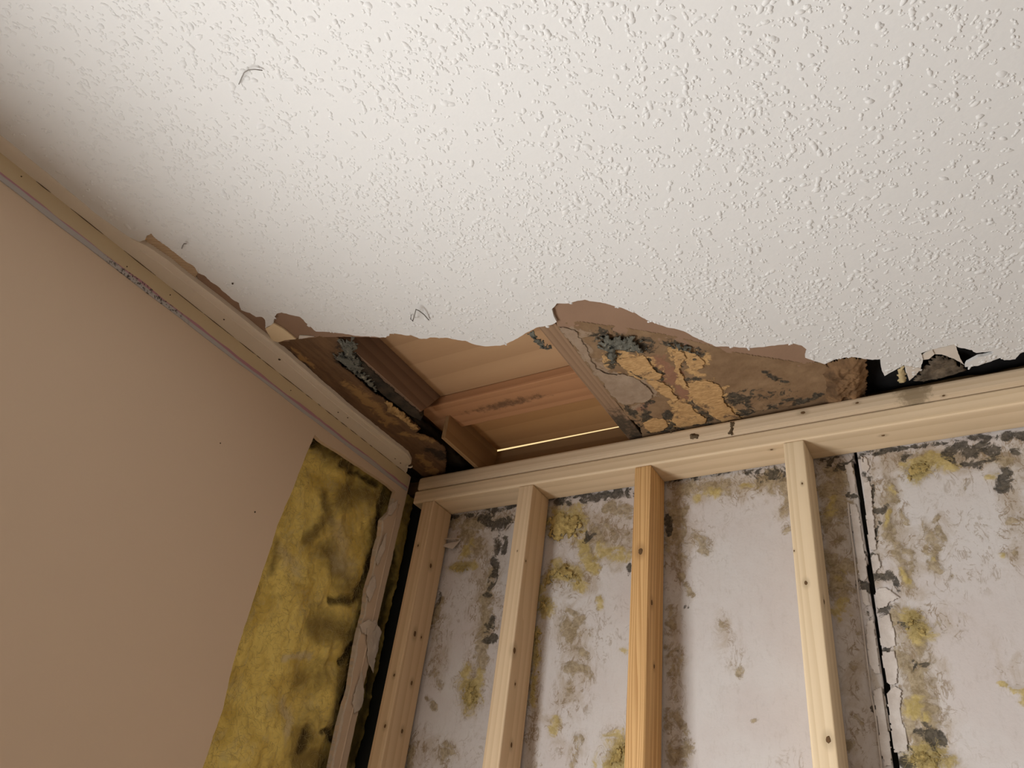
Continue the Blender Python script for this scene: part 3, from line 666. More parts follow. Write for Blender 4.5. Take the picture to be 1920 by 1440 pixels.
ST = [(-1.2535, -1.2145), (-.9535, -.9125), (-.643, -.603), (-.309, -.267)]
spec = [
    (51, [((784, 1023), 1, YF, .004), ((739, 1266), 1, YF, .0045), ((722, 1361.5), 1, YF, .005), ((807.6, 1061), 0, None, .007), ((778, 1188.5), 0, None, .008), ((790, 1195), 0, None, .004), ((772, 1280.6), 0, None, .006), ((754, 1371), 0, None, .006)],
     'pine stud nearest the room corner, first from the left', (.70, .51, .32), (.51, .33, .18), .7, .8),
    (57, [((986, 1052), 0, None, .003), ((964.8, 1220), 0, None, .008), ((966, 1282.6), 0, None, .004), ((959, 1397), 0, None, .006), ((970, 1033), 1, YF, .002)],
     'pine stud second from the corner, beside the yellow fluff', (.71, .535, .35), (.54, .37, .21), .7, .8),
    (63, [((1201, 1033.6), 1, YF, .0085), ((1222, 1130), 0, None, .007), ((1226.5, 1249.5), 0, None, .005)],
     'strongly grained amber stud with one large knot, third from the corner', (.72, .45, .20), (.46, .24, .085), 1.5, 1.25),
    (69, [((1504, 906.7), 1, YF, .003), ((1511, 1093), 1, YF, .005), ((1553, 1386.7), 1, YF, .007), ((1489, 1033), 1, YF, .002), ((1545, 1128), 0, None, .006)],
     'pale pine stud left of the dark panel seam, fourth from the corner', (.78, .62, .42), (.60, .44, .26), .7, .8)]
nails = [[((818, 963.6), 0), ((837.6, 965.6), 0), ((825, 982), 0), ((813, 954), 0)], [((988, 920), 1), ((977.6, 951), 1), ((1005.6, 921), 0), ((1007.6, 934.5), 0), ((1019, 930.6), 0)],
         [((1229, 901), 0), ((1234, 905), 0), ((1239, 909), 0)], [((1524.4, 866.7), 0)]]
for (x0, x1), (sd, kn, lab, li, da, rg, gr), nl in zip(ST, spec, nails):
    kn = [(p, a, (x1 if v is None else v), r) for p, a, v, r in kn]
    s = framing('wall_stud', (x0, x1, YF, YB, ZF + .038, ZP0), sd, kn, 2, lab, 'stud', 'pine studs of the bare wall', li, da, rg, gr)
    for px, a in nl: nail(on(*px, a, x1 if a == 0 else YF), a, .0032, s, 'nail', 1 if a == 0 else -1)
sp = framing('bottom_plate', (-1.287, XR - .01, YF, YB, ZF, ZF + .038), 77, [], 0, 'pine bottom plate on the floor under the studs', 'timber')
# debris on the plates
m_deb = mat_torn('damp_debris', (.17, .12, .07), (.05, .036, .022), (), 60)
lump('debris_crumb', c4([(1155, 1098), (1190, 1088), (1250, 1096), (1255, 1120), (1215, 1132), (1180, 1140), (1165, 1115)]), 0, .0014, .010, m_deb, 'dark damp crumb stuck on the upper top plate', 'debris', 71, 90, None, 1, YF - .0005, .001)
lump('debris_crumb', c4([(1462, 1000), (1505, 1000), (1508, 1050), (1490, 1110), (1470, 1125), (1452, 1100), (1475, 1050)]), 0, .0014, .010, m_deb, 'brown shred hanging over the upper top plate', 'debris', 72, 90, None, 1, YF - .0005, .001)
lump('debris_crumb', c4([(1018, 1042), (1068, 1030), (1072, 1056), (1042, 1060), (1038, 1088), (1026, 1088), (1030, 1060)]), 0, .0014, .007, m_deb, 'small dark crumb on the top edge of the plate under the tan patches', 'debris', 73, 90, None, 1, YF - .0005, .0006)

# ------------------------------------------------------------------ back wall: stained sheathing panels behind the studs
A_, B_, C_, D_, E_ = crop(760, 940, 2.882), crop(970, 900, 2.665), crop(1240, 860, 2.482), crop(1530, 800, 4.5), crop(1560, 1100, 4.236)
def WS(d):
    out = []
    for conv, l in d: out += wstrokes(conv, l, 1, YS, .00112)
    return out
blk = WS(((A_, [([(250, 85), (420, 60), (590, 30)], 18, .8), ([(440, 90), (520, 130), (570, 90)], 40), ([(500, 200), (490, 300), (480, 400), (440, 500)], 22), ([(540, 200), (530, 260)], 20), ([(470, 640), (430, 740), (480, 740)], 22, .8), ([(180, 500), (170, 560)], 12)]),
          (B_, [([(170, 98), (330, 75), (560, 45)], 20, .9), ([(330, 80), (450, 70), (560, 60)], 28), ([(190, 110), (260, 115)], 16), ([(370, 270), (340, 300)], 25, .8), ([(560, 430), (555, 470)], 10)]),
          (C_, [([(420, 70), (560, 70)], 35, .75), ([(30, 270), (40, 350)], 16), ([(375, 95)], 8), ([(82, 890)], 8), ([(120, 695)], 8), ([(20, 100), (300, 60)], 14, .8)]),
          (D_, [([(10, 290), (480, 225)], 22, .85), ([(900, 150), (1300, 110), (1755, 45)], 22, .85), ([(480, 240), (560, 220), (720, 180), (900, 160)], 22), ([(1190, 200), (1300, 210), (1440, 230)], 70), ([(1250, 310), (1350, 320)], 35), ([(1580, 400), (1600, 510)], 40), ([(1640, 90), (1750, 80)], 30, .7), ([(1700, 220), (1740, 260)], 30, .8), ([(1560, 110)], 30, .7), ([(420, 390), (450, 430)], 22), ([(480, 500), (480, 630)], 9), ([(510, 700), (560, 700)], 18), ([(520, 780), (520, 960)], 8), ([(290, 585), (330, 590)], 14), ([(320, 900)], 14), ([(400, 1065), (470, 1070)], 18), ([(500, 1270), (600, 1290)], 22), ([(600, 1240), (720, 1390)], 18), ([(380, 1310), (430, 1360)], 22), ([(560, 400), (580, 430)], 14), ([(600, 660)], 18, .8), ([(540, 800)], 14), ([(100, 320), (240, 330)], 50, .6), ([(780, 230), (720, 300)], 18, .8), ([(650, 400)], 18)]),
          (E_, [([(270, 170), (300, 250), (300, 340)], 16), ([(370, 200), (440, 180)], 24), ([(420, 490), (455, 475)], 14), ([(440, 830), (470, 790)], 20), ([(490, 960)], 24), ([(560, 1340), (610, 1390)], 50), ([(720, 1150), (840, 1250)], 35), ([(560, 300), (600, 320)], 20, .8), ([(340, 960)], 16), ([(375, 1190), (395, 1350)], 8), ([(690, 610), (740, 620)], 18), ([(640, 600), (640, 670)], 12)])))
brn = WS(((A_, [([(280, 110), (400, 120)], 40), ([(330, 180), (380, 260)], 50), ([(430, 520), (440, 620), (420, 760)], 35), ([(400, 830), (420, 880)], 35), ([(230, 1330), (215, 1400)], 35), ([(40, 1340), (30, 1430)], 20), ([(120, 1060), (160, 1110)], 14), ([(150, 620), (240, 640)], 20, .6), ([(190, 540), (150, 650)], 18), ([(150, 930), (190, 990)], 25, .6), ([(470, 380), (440, 500)], 25)]),
          (B_, [([(370, 230), (400, 290)], 40), ([(340, 330), (390, 430)], 30), ([(470, 130), (540, 160)], 35), ([(450, 230), (490, 290)], 18), ([(550, 270), (560, 300)], 16), ([(250, 640), (330, 700), (260, 800)], 16), ([(240, 720), (290, 740)], 40, .8), ([(300, 850), (350, 870)], 25, .8), ([(250, 940), (330, 950), (360, 990)], 22), ([(290, 980), (250, 1080)], 22, .7), ([(300, 1290), (320, 1310), (280, 1420)], 15, .8), ([(430, 1310)], 18, .6), ([(360, 760), (370, 790)], 14, .6)]),
          (C_, [([(90, 150), (80, 300), (85, 440)], 35), ([(40, 200), (40, 420)], 25), ([(80, 540), (140, 640)], 14), ([(130, 120), (290, 140)], 40, .85), ([(470, 100), (570, 120)], 45), ([(580, 200), (570, 270)], 14), ([(580, 330)], 16), ([(150, 370), (200, 420)], 30, .7), ([(80, 880), (90, 1000)], 20, .6), ([(85, 1180), (100, 1260)], 18, .8), ([(110, 1340), (100, 1390)], 28), ([(360, 990), (370, 1010)], 14), ([(425, 1210)], 8), ([(285, 770)], 25, .5), ([(40, 700), (50, 1000), (40, 1400)], 25, .55)]),
          (D_, [([(40, 400), (240, 380), (180, 500)], 70, .9), ([(100, 560), (200, 700), (120, 800)], 80), ([(140, 1130), (260, 1200), (200, 1350)], 90), ([(200, 950)], 40, .6), ([(620, 480), (660, 600)], 40), ([(600, 640), (600, 760), (610, 880)], 30), ([(740, 730), (760, 820)], 22), ([(620, 920), (680, 1080), (800, 1330)], 28), ([(700, 990), (800, 1080), (815, 1260)], 20), ([(940, 880), (990, 980), (990, 1160)], 40), ([(1040, 870), (1050, 960)], 20), ([(920, 760), (900, 870)], 10), ([(1030, 760), (1000, 830)], 14), ([(1660, 790), (1720, 800)], 28), ([(1680, 1060)], 22, .8), ([(1260, 460), (1230, 560)], 22, .5), ([(1100, 1200), (1110, 1270)], 20, .5), ([(1640, 400), (1730, 380)], 30, .6), ([(1500, 290), (1700, 330)], 40, .6)]),
          (E_, [([(490, 180), (520, 380)], 28, .85), ([(560, 480), (560, 660)], 45), ([(700, 480), (710, 700)], 50), ([(720, 760), (740, 900), (760, 1000)], 60), ([(590, 960), (600, 1130)], 35), ([(660, 1000), (760, 1060)], 50, .8), ([(680, 1230), (780, 1180)], 40), ([(200, 1050), (160, 1250)], 40, .6), ([(200, 620)], 40, .5), ([(900, 330)], 60, .4), ([(900, 1050)], 70, .35), ([(200, 360)], 20, .7)])))
yel = WS(((A_, [([(260, 355), (370, 350)], 22), ([(330, 270), (350, 240)], 45, .7), ([(340, 920), (290, 970)], 40, .8), ([(350, 1000), (350, 1100)], 45), ([(400, 930), (390, 1060)], 30)]),
          (B_, [([(200, 190), (300, 180), (280, 250)], 60), ([(330, 330), (380, 420)], 40), ([(420, 340), (470, 380), (540, 370)], 35), ([(190, 440), (280, 470), (310, 520)], 40), ([(140, 500), (120, 560)], 22), ([(120, 610), (150, 650)], 35), ([(90, 750), (100, 850), (85, 1000), (75, 1120)], 18), ([(400, 600), (410, 640)], 20, .7), ([(180, 1230)], 30), ([(500, 1350), (480, 1430)], 70), ([(530, 850)], 20, .6)]),
          (C_, [([(380, 140), (430, 130)], 18), ([(170, 170), (260, 160)], 30, .7)]),
          (D_, [([(800, 330), (950, 270), (860, 430)], 55), ([(1020, 290), (1110, 320)], 60), ([(1440, 420), (1500, 430)], 30), ([(620, 500), (660, 560)], 20), ([(620, 700), (600, 850)], 18), ([(730, 1220), (800, 1320)], 18), ([(980, 1120)], 25), ([(1560, 1070)], 18), ([(140, 640), (130, 750)], 50, .6), ([(200, 1270)], 50, .6)]),
          (E_, [([(620, 240), (640, 290)], 50), ([(720, 330), (780, 380), (680, 400)], 45), ([(650, 900), (620, 980)], 40), ([(760, 1060)], 30), ([(700, 1330), (860, 1380), (760, 1420)], 70), ([(1340, 780), (1520, 830)], 16), ([(1390, 810)], 10), ([(1510, 900)], 24), ([(120, 120), (60, 200)], 60, .6)])))
haz = WS(((A_, [([(300, 150), (430, 300), (430, 700)], 110, .9), ([(180, 560), (160, 900)], 90, .75), ([(380, 900), (360, 1100)], 90, .9), ([(60, 1300), (220, 1380)], 90, .8), ([(250, 100), (560, 80)], 80)]),
          (B_, [([(200, 180), (400, 250), (520, 300)], 130), ([(200, 480), (330, 500)], 100, .9), ([(250, 700), (300, 950), (260, 1080)], 100, .8), ([(80, 700), (80, 1440)], 50, .8), ([(180, 1230), (300, 1380)], 80, .7), ([(490, 1380)], 100, .9)]),
          (C_, [([(60, 120), (60, 500)], 60, .9), ([(60, 500), (60, 1440)], 55, .55), ([(120, 120), (300, 130), (560, 100)], 80, .95), ([(160, 380)], 90, .7), ([(300, 760), (360, 1000)], 60, .5), ([(580, 250)], 50, .8)]),
          (D_, [([(140, 350), (150, 800), (200, 1400)], 130, .95), ([(560, 250), (620, 700), (700, 1100), (800, 1400)], 130, .9), ([(980, 850), (1000, 1150)], 110, .8), ([(700, 280), (1100, 260), (1700, 250)], 130), ([(1650, 450), (1680, 850), (1680, 1100)], 120, .75), ([(480, 300), (520, 1300)], 60, .9)]),
          (E_, [([(150, 100), (180, 700), (220, 1440)], 110, .55), ([(620, 250), (680, 700), (700, 1100), (760, 1400)], 140), ([(900, 1000)], 110, .5), ([(820, 200), (950, 300)], 100, .6), ([(1300, 500), (1450, 700)], 120, .5), ([(300, 300), (420, 1300)], 70, .7)])))
m, nt, b = newmat('stained_sheathing', .85, .2); co = coords(nt)
n0 = noise(nt, co, 5, 5, .6); c = mix(nt, ramp(nt, n0, .3, .7), (.60, .565, .545), (.56, .50, .475))
c = mix(nt, math_(nt, 'MULTIPLY', ramp(nt, noise(nt, nd(nt, 'Mapping', {'Vector': co, 'Scale': (1.6, 1, .6)}).outputs[0], 60, 6, .75), .5, .75), .35), c, (.40, .34, .30))
hz = math_(nt, 'MULTIPLY', attr(nt, 'haz'), 1.0)
near = math_(nt, 'MAXIMUM', math_(nt, 'MULTIPLY', ramp(nt, attr(nt, 'brn'), .02, .35), .9), math_(nt, 'MULTIPLY', ramp(nt, attr(nt, 'yel'), .02, .35), .9))
zone = math_(nt, 'MAXIMUM', math_(nt, 'MULTIPLY', ramp(nt, noise(nt, co, 4.2, 3, .5), .47, .62), .6), math_(nt, 'MAXIMUM', near, ramp(nt, hz, .1, .6)))
# thin torn-fibre wisps: ridges of distorted noise
wz = nd(nt, 'Mapping', {'Vector': co, 'Scale': (1.3, 1, .85)}).outputs[0]
r1 = math_(nt, 'SUBTRACT', 1.0, ramp(nt, math_(nt, 'ABSOLUTE', math_(nt, 'SUBTRACT', noise(nt, wz, 26, 5, .6, 1.4), .5)), .006, .040))
brk = ramp(nt, noise(nt, wz, 40, 4, .6), .44, .56)
hzn = ramp(nt, math_(nt, 'MULTIPLY_ADD', math_(nt, 'SUBTRACT', noise(nt, wz, 15, 6, .7, 1.0), .5), 2.4, hz), .25, .95)
c = mix(nt, math_(nt, 'MULTIPLY', math_(nt, 'MULTIPLY', hzn, ramp(nt, hz, .0, .35)), .62), c, (.37, .285, .195))
sp = ramp(nt, math_(nt, 'MULTIPLY_ADD', math_(nt, 'SUBTRACT', noise(nt, wz, 52, 6, .75, 1.2), .5), 2.6, hz), .78, .98)
c = mix(nt, math_(nt, 'MULTIPLY', math_(nt, 'MULTIPLY', sp, ramp(nt, hz, .05, .4)), .55), c, (.22, .16, .09))
c = mix(nt, math_(nt, 'MULTIPLY', near, .20), c, (.40, .32, .22))
c = mix(nt, math_(nt, 'MULTIPLY', math_(nt, 'MULTIPLY', math_(nt, 'MULTIPLY', r1, brk), zone), .8), c, (.25, .175, .10))
fr = ramp(nt, noise(nt, wz, 70, 6, .75, 1.0), .60, .68)
c = mix(nt, math_(nt, 'MULTIPLY', math_(nt, 'MULTIPLY', fr, zone), .55), c, (.27, .19, .11))
c = paint(nt, c, (('brn', ((.20, .145, .075), (.42, .335, .215)), 30, 1.7, .19, .82), ('yel', ((.36, .27, .085), (.54, .42, .175)), 28, 1.3, .30, .85), ('blk', ((.025, .022, .017), (.12, .10, .075)), 36, 1.9, .17, .92)), co)
setcol(nt, b, c); bump(nt, b, noise(nt, co, 160, 5, .7), .4, .0015)
M_SHEATH = m
def hW(U, V):
    n = .55 * (fbm(U * 34, V * 34, 9, 4) - .5)
    sm = lambda s, w: np.clip((strokes_mask(U, V, s) + n - .5) / w + .5, 0, 1)
    return .0016 * sm(brn, .25) + .0025 * sm(yel, .35) * (.4 + fbm(U * 150, V * 150, 4, 3)) - .0012 * sm(blk, .2) + .0008 * fbm(U * 60, V * 60, 6, 3)
wb = empty('wall_back', (0, YS, ZF)); struct(wb, 'stained pale sheathing of the back wall, seen between bare studs')
SEAM = [(.95, -.183), (.718, -.187), (.558, -.192), (.414, -.1905), (.295, -.194), (0, -.196), (ZF, -.2)]
def seam(z): return float(np.interp(z, [s[0] for s in SEAM][::-1], [s[1] for s in SEAM][::-1]))
mk = {'haz': lambda U, V: strokes_mask(U, V, haz), 'brn': lambda U, V: strokes_mask(U, V, brn), 'yel': lambda U, V: strokes_mask(U, V, yel), 'blk': lambda U, V: strokes_mask(U, V, blk)}
def panel(x0, x1, side, lab):
    zs = np.linspace(ZF, .975, 200)
    ed = [(seam(z) + side * (.0042 + .003 * (vnoise(z * 30, side + 3, 5) - .3)), z) for z in zs]
    P = ([(x0, .975), (x0, ZF)] + ed) if side < 0 else ([(x1, ZF), (x1, .975)] + ed[::-1])
    o = sheet('sheathing_panel', 1, YS, x0, x1, .05, .975, .0042, M_SHEATH, hW, mk, P, .012)
    o.parent = wb; o.matrix_parent_inverse = Matrix.Translation(wb.location).inverted(); o['label'] = lab
    bm = bmesh.new(); box(bm, x0, x1, YS, YS + .012, ZF, .05)
    q = from_bm('sheathing_base', bm, M_SHEATH); q.parent = wb; q.matrix_parent_inverse = Matrix.Translation(wb.location).inverted()
panel(-1.238, -.17, -1, 'stained panel left of the dark seam'); panel(-.21, .75, 1, 'stained panel right of the dark seam')
bm = bmesh.new(); box(bm, .75, XR, YS, YS + .012, ZF, .975)
q = from_bm('sheathing_panel', bm, M_SHEATH); q.parent = wb; q.matrix_parent_inverse = Matrix.Translation(wb.location).inverted()
bm = bmesh.new(); box(bm, -1.5, XR, YS + .03, YS + .045, ZF, 1.06)
q = from_bm('outer_board', bm, mat_flat('dark_outer_board', (.045, .045, .04), .3, 9, .95)); q.parent = wb; q.matrix_parent_inverse = Matrix.Translation(wb.location).inverted()
# torn paper bands on both sides of the seam
M_TAPE = mat_torn('peeled_seam_paper', (.66, .60, .555), (.52, .45, .40), (), 30)
def band_piece(pxs, conv, k, lift=.0022):
    P = [(p[0], p[2]) for p in (on(x, y, 1, YS) for x, y in conv(pxs))]
    P = ragged(P, .003, .0011, seed=90 + k); A = np.array(P); lo_, hi_ = A.min(0), A.max(0)
    o = sheet('torn_seam_paper', 1, YS, lo_[0], hi_[0], lo_[1], hi_[1], .0018, M_TAPE, lambda U, V: lift + .003 * (fbm(U * 50, V * 25, k, 3) - .3), None, P, .0015)
    o.parent = wb; o.matrix_parent_inverse = Matrix.Translation(wb.location).inverted()
for k, (cv_, px) in enumerate(((D_, [(245, 330), (300, 300), (325, 430), (335, 560), (290, 575), (280, 480)]), (D_, [(285, 650), (340, 660), (365, 740), (385, 900), (405, 1040), (430, 1160), (435, 1270), (410, 1310), (370, 1290), (340, 1050), (310, 850)]),
                               (D_, [(380, 250), (395, 260), (400, 320), (412, 250), (440, 300), (455, 350), (430, 390), (390, 370)]), (D_, [(400, 480), (455, 460), (470, 520), (475, 680), (490, 760), (500, 900), (510, 1040), (460, 1045), (440, 900), (420, 720), (405, 560)]),
                               (D_, [(470, 1090), (520, 1080), (550, 1180), (500, 1240), (480, 1200)]), (E_, [(235, 30), (275, 30), (310, 150), (270, 160), (245, 120)]), (E_, [(280, 280), (330, 265), (350, 400), (370, 560), (388, 690), (340, 690), (300, 620), (280, 450)]),
                               (E_, [(355, 20), (430, 10), (500, 60), (540, 90), (450, 130), (440, 160), (370, 180), (345, 110)]), (E_, [(385, 250), (455, 220), (490, 330), (510, 470), (440, 490), (390, 470), (378, 360)]), (E_, [(400, 520), (500, 515), (525, 650), (515, 770), (470, 780), (440, 760), (410, 620)]),
                               (E_, [(440, 850), (500, 790), (555, 830), (545, 960), (560, 1080), (600, 1200), (600, 1310), (500, 1320), (480, 1180), (455, 1000)]), (E_, [(330, 830), (400, 800), (410, 900), (440, 1080), (470, 1280), (480, 1420), (420, 1430), (390, 1300), (370, 1100), (345, 950)]))):
    band_piece(px, cv_, k)
bm = bmesh.new()
pts = [on(x, y, 1, YS - .002) for x, y in D_([(270, 640), (290, 850), (320, 1050), (345, 1300), (362, 1440)]) + E_([(250, 350), (280, 600), (310, 850), (350, 1050), (390, 1400), (395, 1500)])]
tube(bm, pts, .0018, 5)
q = from_bm('paper_ridge', bm, M_TAPE); q.parent = wb; q.matrix_parent_inverse = Matrix.Translation(wb.location).inverted()
# two curled paper tongues high in the first bay
for k, px in enumerate(([(225, 215), (265, 205), (308, 206), (250, 222)], [(208, 260), (245, 235), (300, 215), (285, 250), (275, 270), (240, 262)])):
    P = [(p[0], p[2]) for p in (on(x, y, 1, YS) for x, y in A_(px))]
    A = np.array(P); lo_, hi_ = A.min(0), A.max(0)
    o = sheet('curled_paper', 1, YS, lo_[0], hi_[0], lo_[1], hi_[1], .0016, M_PAPER, lambda U, V: .004 + .018 * np.clip((hi_[0] - U) / (hi_[0] - lo_[0]), 0, 1) ** 1.5 * .6 + .012 * (hi_[1] - V) / (hi_[1] - lo_[1]), None, ragged(P, .004, .0006, seed=k), .001)
    o.parent = wb; o.matrix_parent_inverse = Matrix.Translation(wb.location).inverted()

# ------------------------------------------------------------------ insulation
m_batt, nt, b = newmat('yellow_fibreglass', .97, .06); co = coords(nt)
wq = nd(nt, 'VectorMath', {0: co, 1: nd(nt, 'VectorMath', {0: nd(nt, 'TexNoise', {'Vector': co, 'Scale': 9.0, 'Detail': 3.0}).outputs['Color'], 'Scale': .14}, operation='SCALE').outputs[0]}, operation='ADD').outputs[0]
n1 = noise(nt, wq, 13, 5, .6); n2 = noise(nt, nd(nt, 'Mapping', {'Vector': wq, 'Scale': (1, 1, .5)}).outputs[0], 32, 6, .7)
c = mix(nt, ramp(nt, n1, .30, .64), (.60, .43, .105), (.84, .66, .20))
c = mix(nt, math_(nt, 'MULTIPLY', ramp(nt, n2, .5, .68), .55), c, (.60, .50, .24))
c = paint(nt, c, (('dirt', (.17, .115, .04), 9, .5, .45, .85), ('dark', (.05, .035, .016), 14, .5, .4, .85), ('palev', (.66, .55, .33), 14, .5, .4, .75)), wq)
setcol(nt, b, c); bump(nt, b, noise(nt, nd(nt, 'Mapping', {'Vector': wq, 'Scale': (1, 1, .6)}).outputs[0], 120, 6, .75), .45, .003)
cI = crop(380, 780, 2.181)
XI = XW - .036
def IS(l): return wstrokes(cI, l, 0, XI, .0011)
dirt = IS([([(700, 330), (620, 300), (560, 330)], 60), ([(500, 560), (560, 640), (620, 740)], 55), ([(430, 500), (520, 420), (500, 330)], 35), ([(450, 850), (560, 880), (620, 900)], 60, .85), ([(600, 1000), (560, 1100)], 60), ([(400, 1080), (480, 1050)], 60, .7), ([(420, 1280), (380, 1400), (480, 1420)], 60), ([(540, 1180), (500, 1300)], 40, .9), ([(460, 120), (600, 190)], 60, .9), ([(600, 1300)], 60, .7), ([(280, 640), (300, 520)], 20, .7), ([(720, 420), (690, 560), (650, 760)], 45), ([(590, 960), (600, 1150)], 40)])
dark = IS([([(740, 320), (720, 380), (725, 440)], 36), ([(690, 560), (600, 760), (530, 750)], 24), ([(560, 1000), (640, 900)], 18), ([(420, 1290), (400, 1350)], 22), ([(600, 1240), (560, 1330), (480, 1290)], 14), ([(610, 1090), (580, 1170)], 26), ([(460, 90), (440, 110)], 26), ([(560, 200), (640, 230), (700, 270)], 20, .9), ([(640, 800), (650, 900)], 26), ([(790, 560), (760, 800), (700, 1100), (640, 1400)], 40, 1.0)])
palv = IS([([(320, 1180), (360, 1240), (340, 1290)], 24), ([(330, 990), (440, 985)], 14), ([(560, 480), (560, 600)], 60, .7), ([(330, 560), (380, 640)], 45, .7)])
def hB(U, V):
    wu = U + .05 * (fbm(U * 12, V * 12, 31, 3) - .5); wv = V + .05 * (fbm(U * 12, V * 12, 37, 3) - .5)
    h = .040 * (fbm(wu * 14, wv * 9, 33, 4, .5) - .42) + .006 * (fbm(wu * 70, wv * 45, 35, 3) - .5) + .002 * (fbm(U * 260, V * 260, 36, 2) - .5)
    h += -.006 * np.clip(strokes_mask(U, V, dark) * 2 - .6, 0, 1)
    return np.minimum(h, .0222) - .02 * np.clip((U - 1.43) / .03, 0, 1)
bt = sheet('insulation_batt', 0, XI, 1.0, 1.528, -.25, .965, .0036, m_batt, hB, {'dirt': lambda U, V: strokes_mask(U, V, dirt), 'dark': lambda U, V: strokes_mask(U, V, dark), 'palev': lambda U, V: strokes_mask(U, V, palv)}, None, .06, None, 1)
tag(bt, 'dirty yellow fibreglass batt filling the cut-out in the beige wall', 'insulation')
# loose fibres on the batt
def fibres(parent, n, ax, val, sgn, H, samp, seed, Lr=(.006, .03), mat=None, w=.00017):
    """short curved strands lying on a relief surface (towards the room), one mesh"""
    rng = np.random.default_rng(seed); K = 6
    u, v = samp(rng, n); n = len(u); a = rng.uniform(0, 6.28, n); L = rng.uniform(*Lr, n); cvt = rng.normal(0, 45, n); lift = rng.uniform(.0003, .004, n)
    V = np.zeros((n, K, 3, 3)); oth = [k for k in range(3) if k != ax]
    for k in range(K):
        aa = a + cvt * L * k / K
        u = u + np.cos(aa) * L / K; v = v + np.sin(aa) * L / K
        h = H(u, v) + .0004 + lift * math.sin(k / (K - 1) * math.pi)
        for j, (du, dv, dh) in enumerate(((-np.sin(aa) * w, np.cos(aa) * w, 0), (np.sin(aa) * w, -np.cos(aa) * w, 0), (0 * aa, 0 * aa, 1.6 * w))):
            V[:, k, j, oth[0]] = u + du; V[:, k, j, oth[1]] = v + dv; V[:, k, j, ax] = val + sgn * (h + dh)
    i = (np.arange(n)[:, None] * K + np.arange(K - 1)[None, :]) * 3
    F = np.concatenate([np.stack([i + p, i + q, i + 3 + q, i + 3 + p], -1).reshape(-1, 4) for p, q in ((0, 1), (1, 2), (2, 0))])
    me = bpy.data.meshes.new('loose_fibre'); me.from_pydata(V.reshape(-1, 3).tolist(), [], F.tolist()); me.update()
    o = link('loose_fibre', me, mat or M_FIB, parent); o['kind'] = 'stuff'
M_FIB = mat_flat('glass_fibre', (.50, .40, .18), .35, 40, .9)
fibres(bt, 5000, 0, XI, 1, hB, lambda r, n: (r.uniform(1.05, 1.41, n), r.uniform(.0, .91, n)), 5)
M_FLUFF = m_yel = newmat('yellow_fluff', .97, .06)[0]
nt = m_yel.node_tree; b = nt.nodes['Principled BSDF']; co = coords(nt)
c = mix(nt, ramp(nt, noise(nt, co, 45, 5, .65, .8), .3, .7), (.32, .23, .085), (.66, .50, .20)); setcol(nt, b, c); bump(nt, b, noise(nt, co, 240, 5, .75), .8, .003)
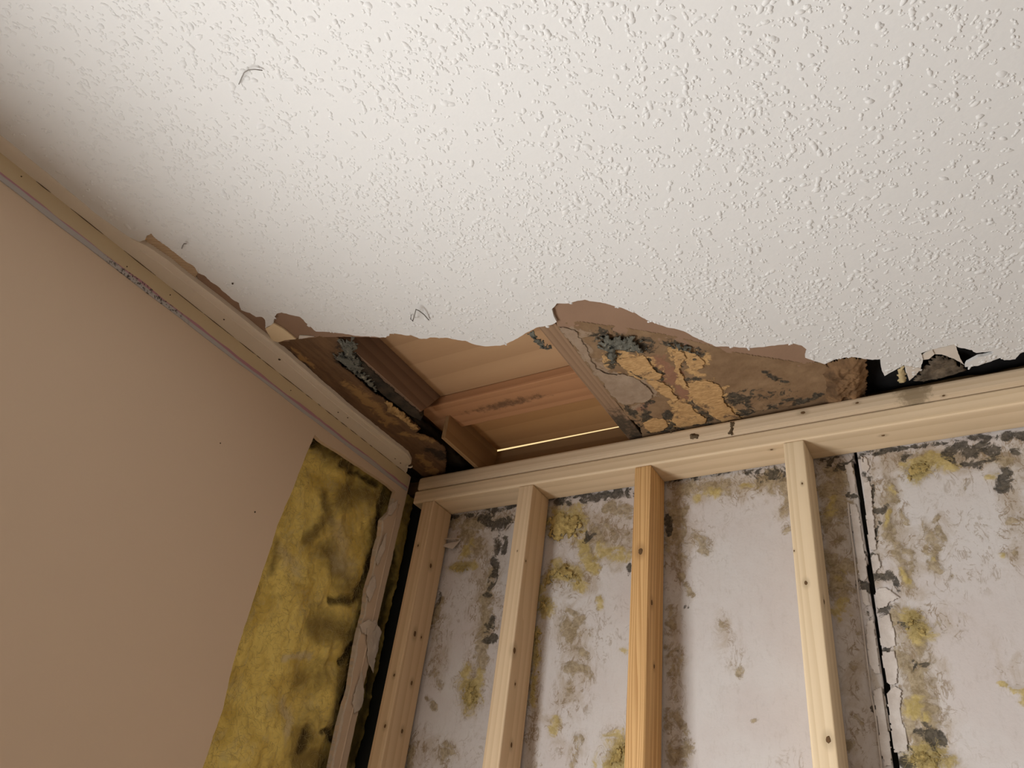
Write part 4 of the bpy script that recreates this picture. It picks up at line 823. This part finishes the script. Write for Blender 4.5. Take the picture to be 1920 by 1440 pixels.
tufts = [(B_, [(135, 470), (180, 430), (250, 415), (310, 460), (335, 510), (300, 535), (250, 505), (190, 490), (160, 530), (130, 540)], .010, 'curled yellow fluff on the sheathing beside the second stud'),
         (B_, [(95, 610), (130, 580), (165, 605), (170, 640), (140, 670), (105, 665)], .014, 'knotted ball of yellow fluff against the second stud'),
         (B_, [(70, 730), (110, 720), (128, 800), (110, 900), (98, 1020), (88, 1130), (68, 1130), (75, 1000), (90, 860)], .008, 'long thin strip of yellow fluff down the second stud'),
         (B_, [(150, 180), (220, 150), (320, 170), (340, 230), (310, 300), (240, 290), (180, 320), (150, 290)], .007, 'broad thin yellow fluff patch under the plate in the second bay'),
         (A_, [(310, 1010), (350, 970), (395, 990), (405, 1060), (370, 1120), (325, 1130), (305, 1070)], .006, 'oval yellow fluff patch low in the first bay'),
         (A_, [(235, 365), (270, 340), (350, 335), (375, 355), (330, 375), (270, 385)], .006, 'small yellow fluff wisp high in the first bay'),
         (B_, [(450, 1400), (500, 1320), (548, 1290), (560, 1445), (440, 1445)], .008, 'yellow fluff patch at the picture bottom left of the third stud'),
         (E_, [(560, 240), (620, 200), (680, 230), (700, 300), (790, 340), (800, 385), (700, 420), (610, 380), (575, 320)], .007, 'olive yellow fluff right of the panel seam, upper patch'),
         (E_, [(620, 1330), (720, 1280), (840, 1300), (910, 1370), (915, 1445), (640, 1445)], .009, 'olive yellow fluff right of the panel seam, bottom patch'),
         (D_, [(740, 380), (800, 320), (930, 280), (1000, 330), (960, 410), (850, 465), (770, 450)], .006, 'olive yellow fluff under the plate right of the seam')]
for k, (cv_, px, h, lb_) in enumerate(tufts):
    tf = lump('fluff_tuft', cv_(px), 0, .0018, h, M_FLUFF, lb_, 'insulation', 120 + k, 55, None, 1, YS - .0015, .005, .022)
    P = [(p[0], p[2]) for p in (on(x, y, 1, YS) for x, y in cv_(px))]; A = np.array(P); lo_, hi_ = A.min(0) - .012, A.max(0) + .012
    def samp(r, n):
        u = r.uniform(lo_[0], hi_[0], n * 3); v = r.uniform(lo_[1], hi_[1], n * 3); ok = inside(u + r.normal(0, .006, n * 3), v + r.normal(0, .006, n * 3), P); return u[ok][:n], v[ok][:n]
    fibres(tf, 260, 1, YS - .002, -1, lambda u, v: .002 + h * .35 * fbm(u * 60, v * 60, k, 2), samp, 40 + k, (.006, .022))

# ------------------------------------------------------------------ small loose ends on the ceiling
M_WIRE = mat_flat('grey_wire', (.22, .20, .18), .1, 30, .5)
def wire(px, r, label, drop):
    bm = bmesh.new(); n = len(px)
    tube(bm, [on(x, y, 2, ZC - .0035 - drop * math.sin(math.pi * k / (n - 1))) for k, (x, y) in enumerate(px)], r, 5)
    tag(from_bm('wire_scrap', bm, M_WIRE, None, True), label, 'wire')
wire([(771, 590), (770, 598), (774, 602), (777, 592), (780, 580), (786, 583), (795, 590), (804, 600)], .0011, 'hooked grey wire scrap on the ceiling above the hole', .012)
wire([(448, 158), (453, 146), (458, 136), (466, 131), (478, 130), (492, 132)], .0008, 'bent grey wire scrap on the upper left ceiling', .006)
wire([(341, 466), (343, 460), (345, 457), (349, 457)], .0010, 'short dark wire end near the ribbed paper patch', .008)
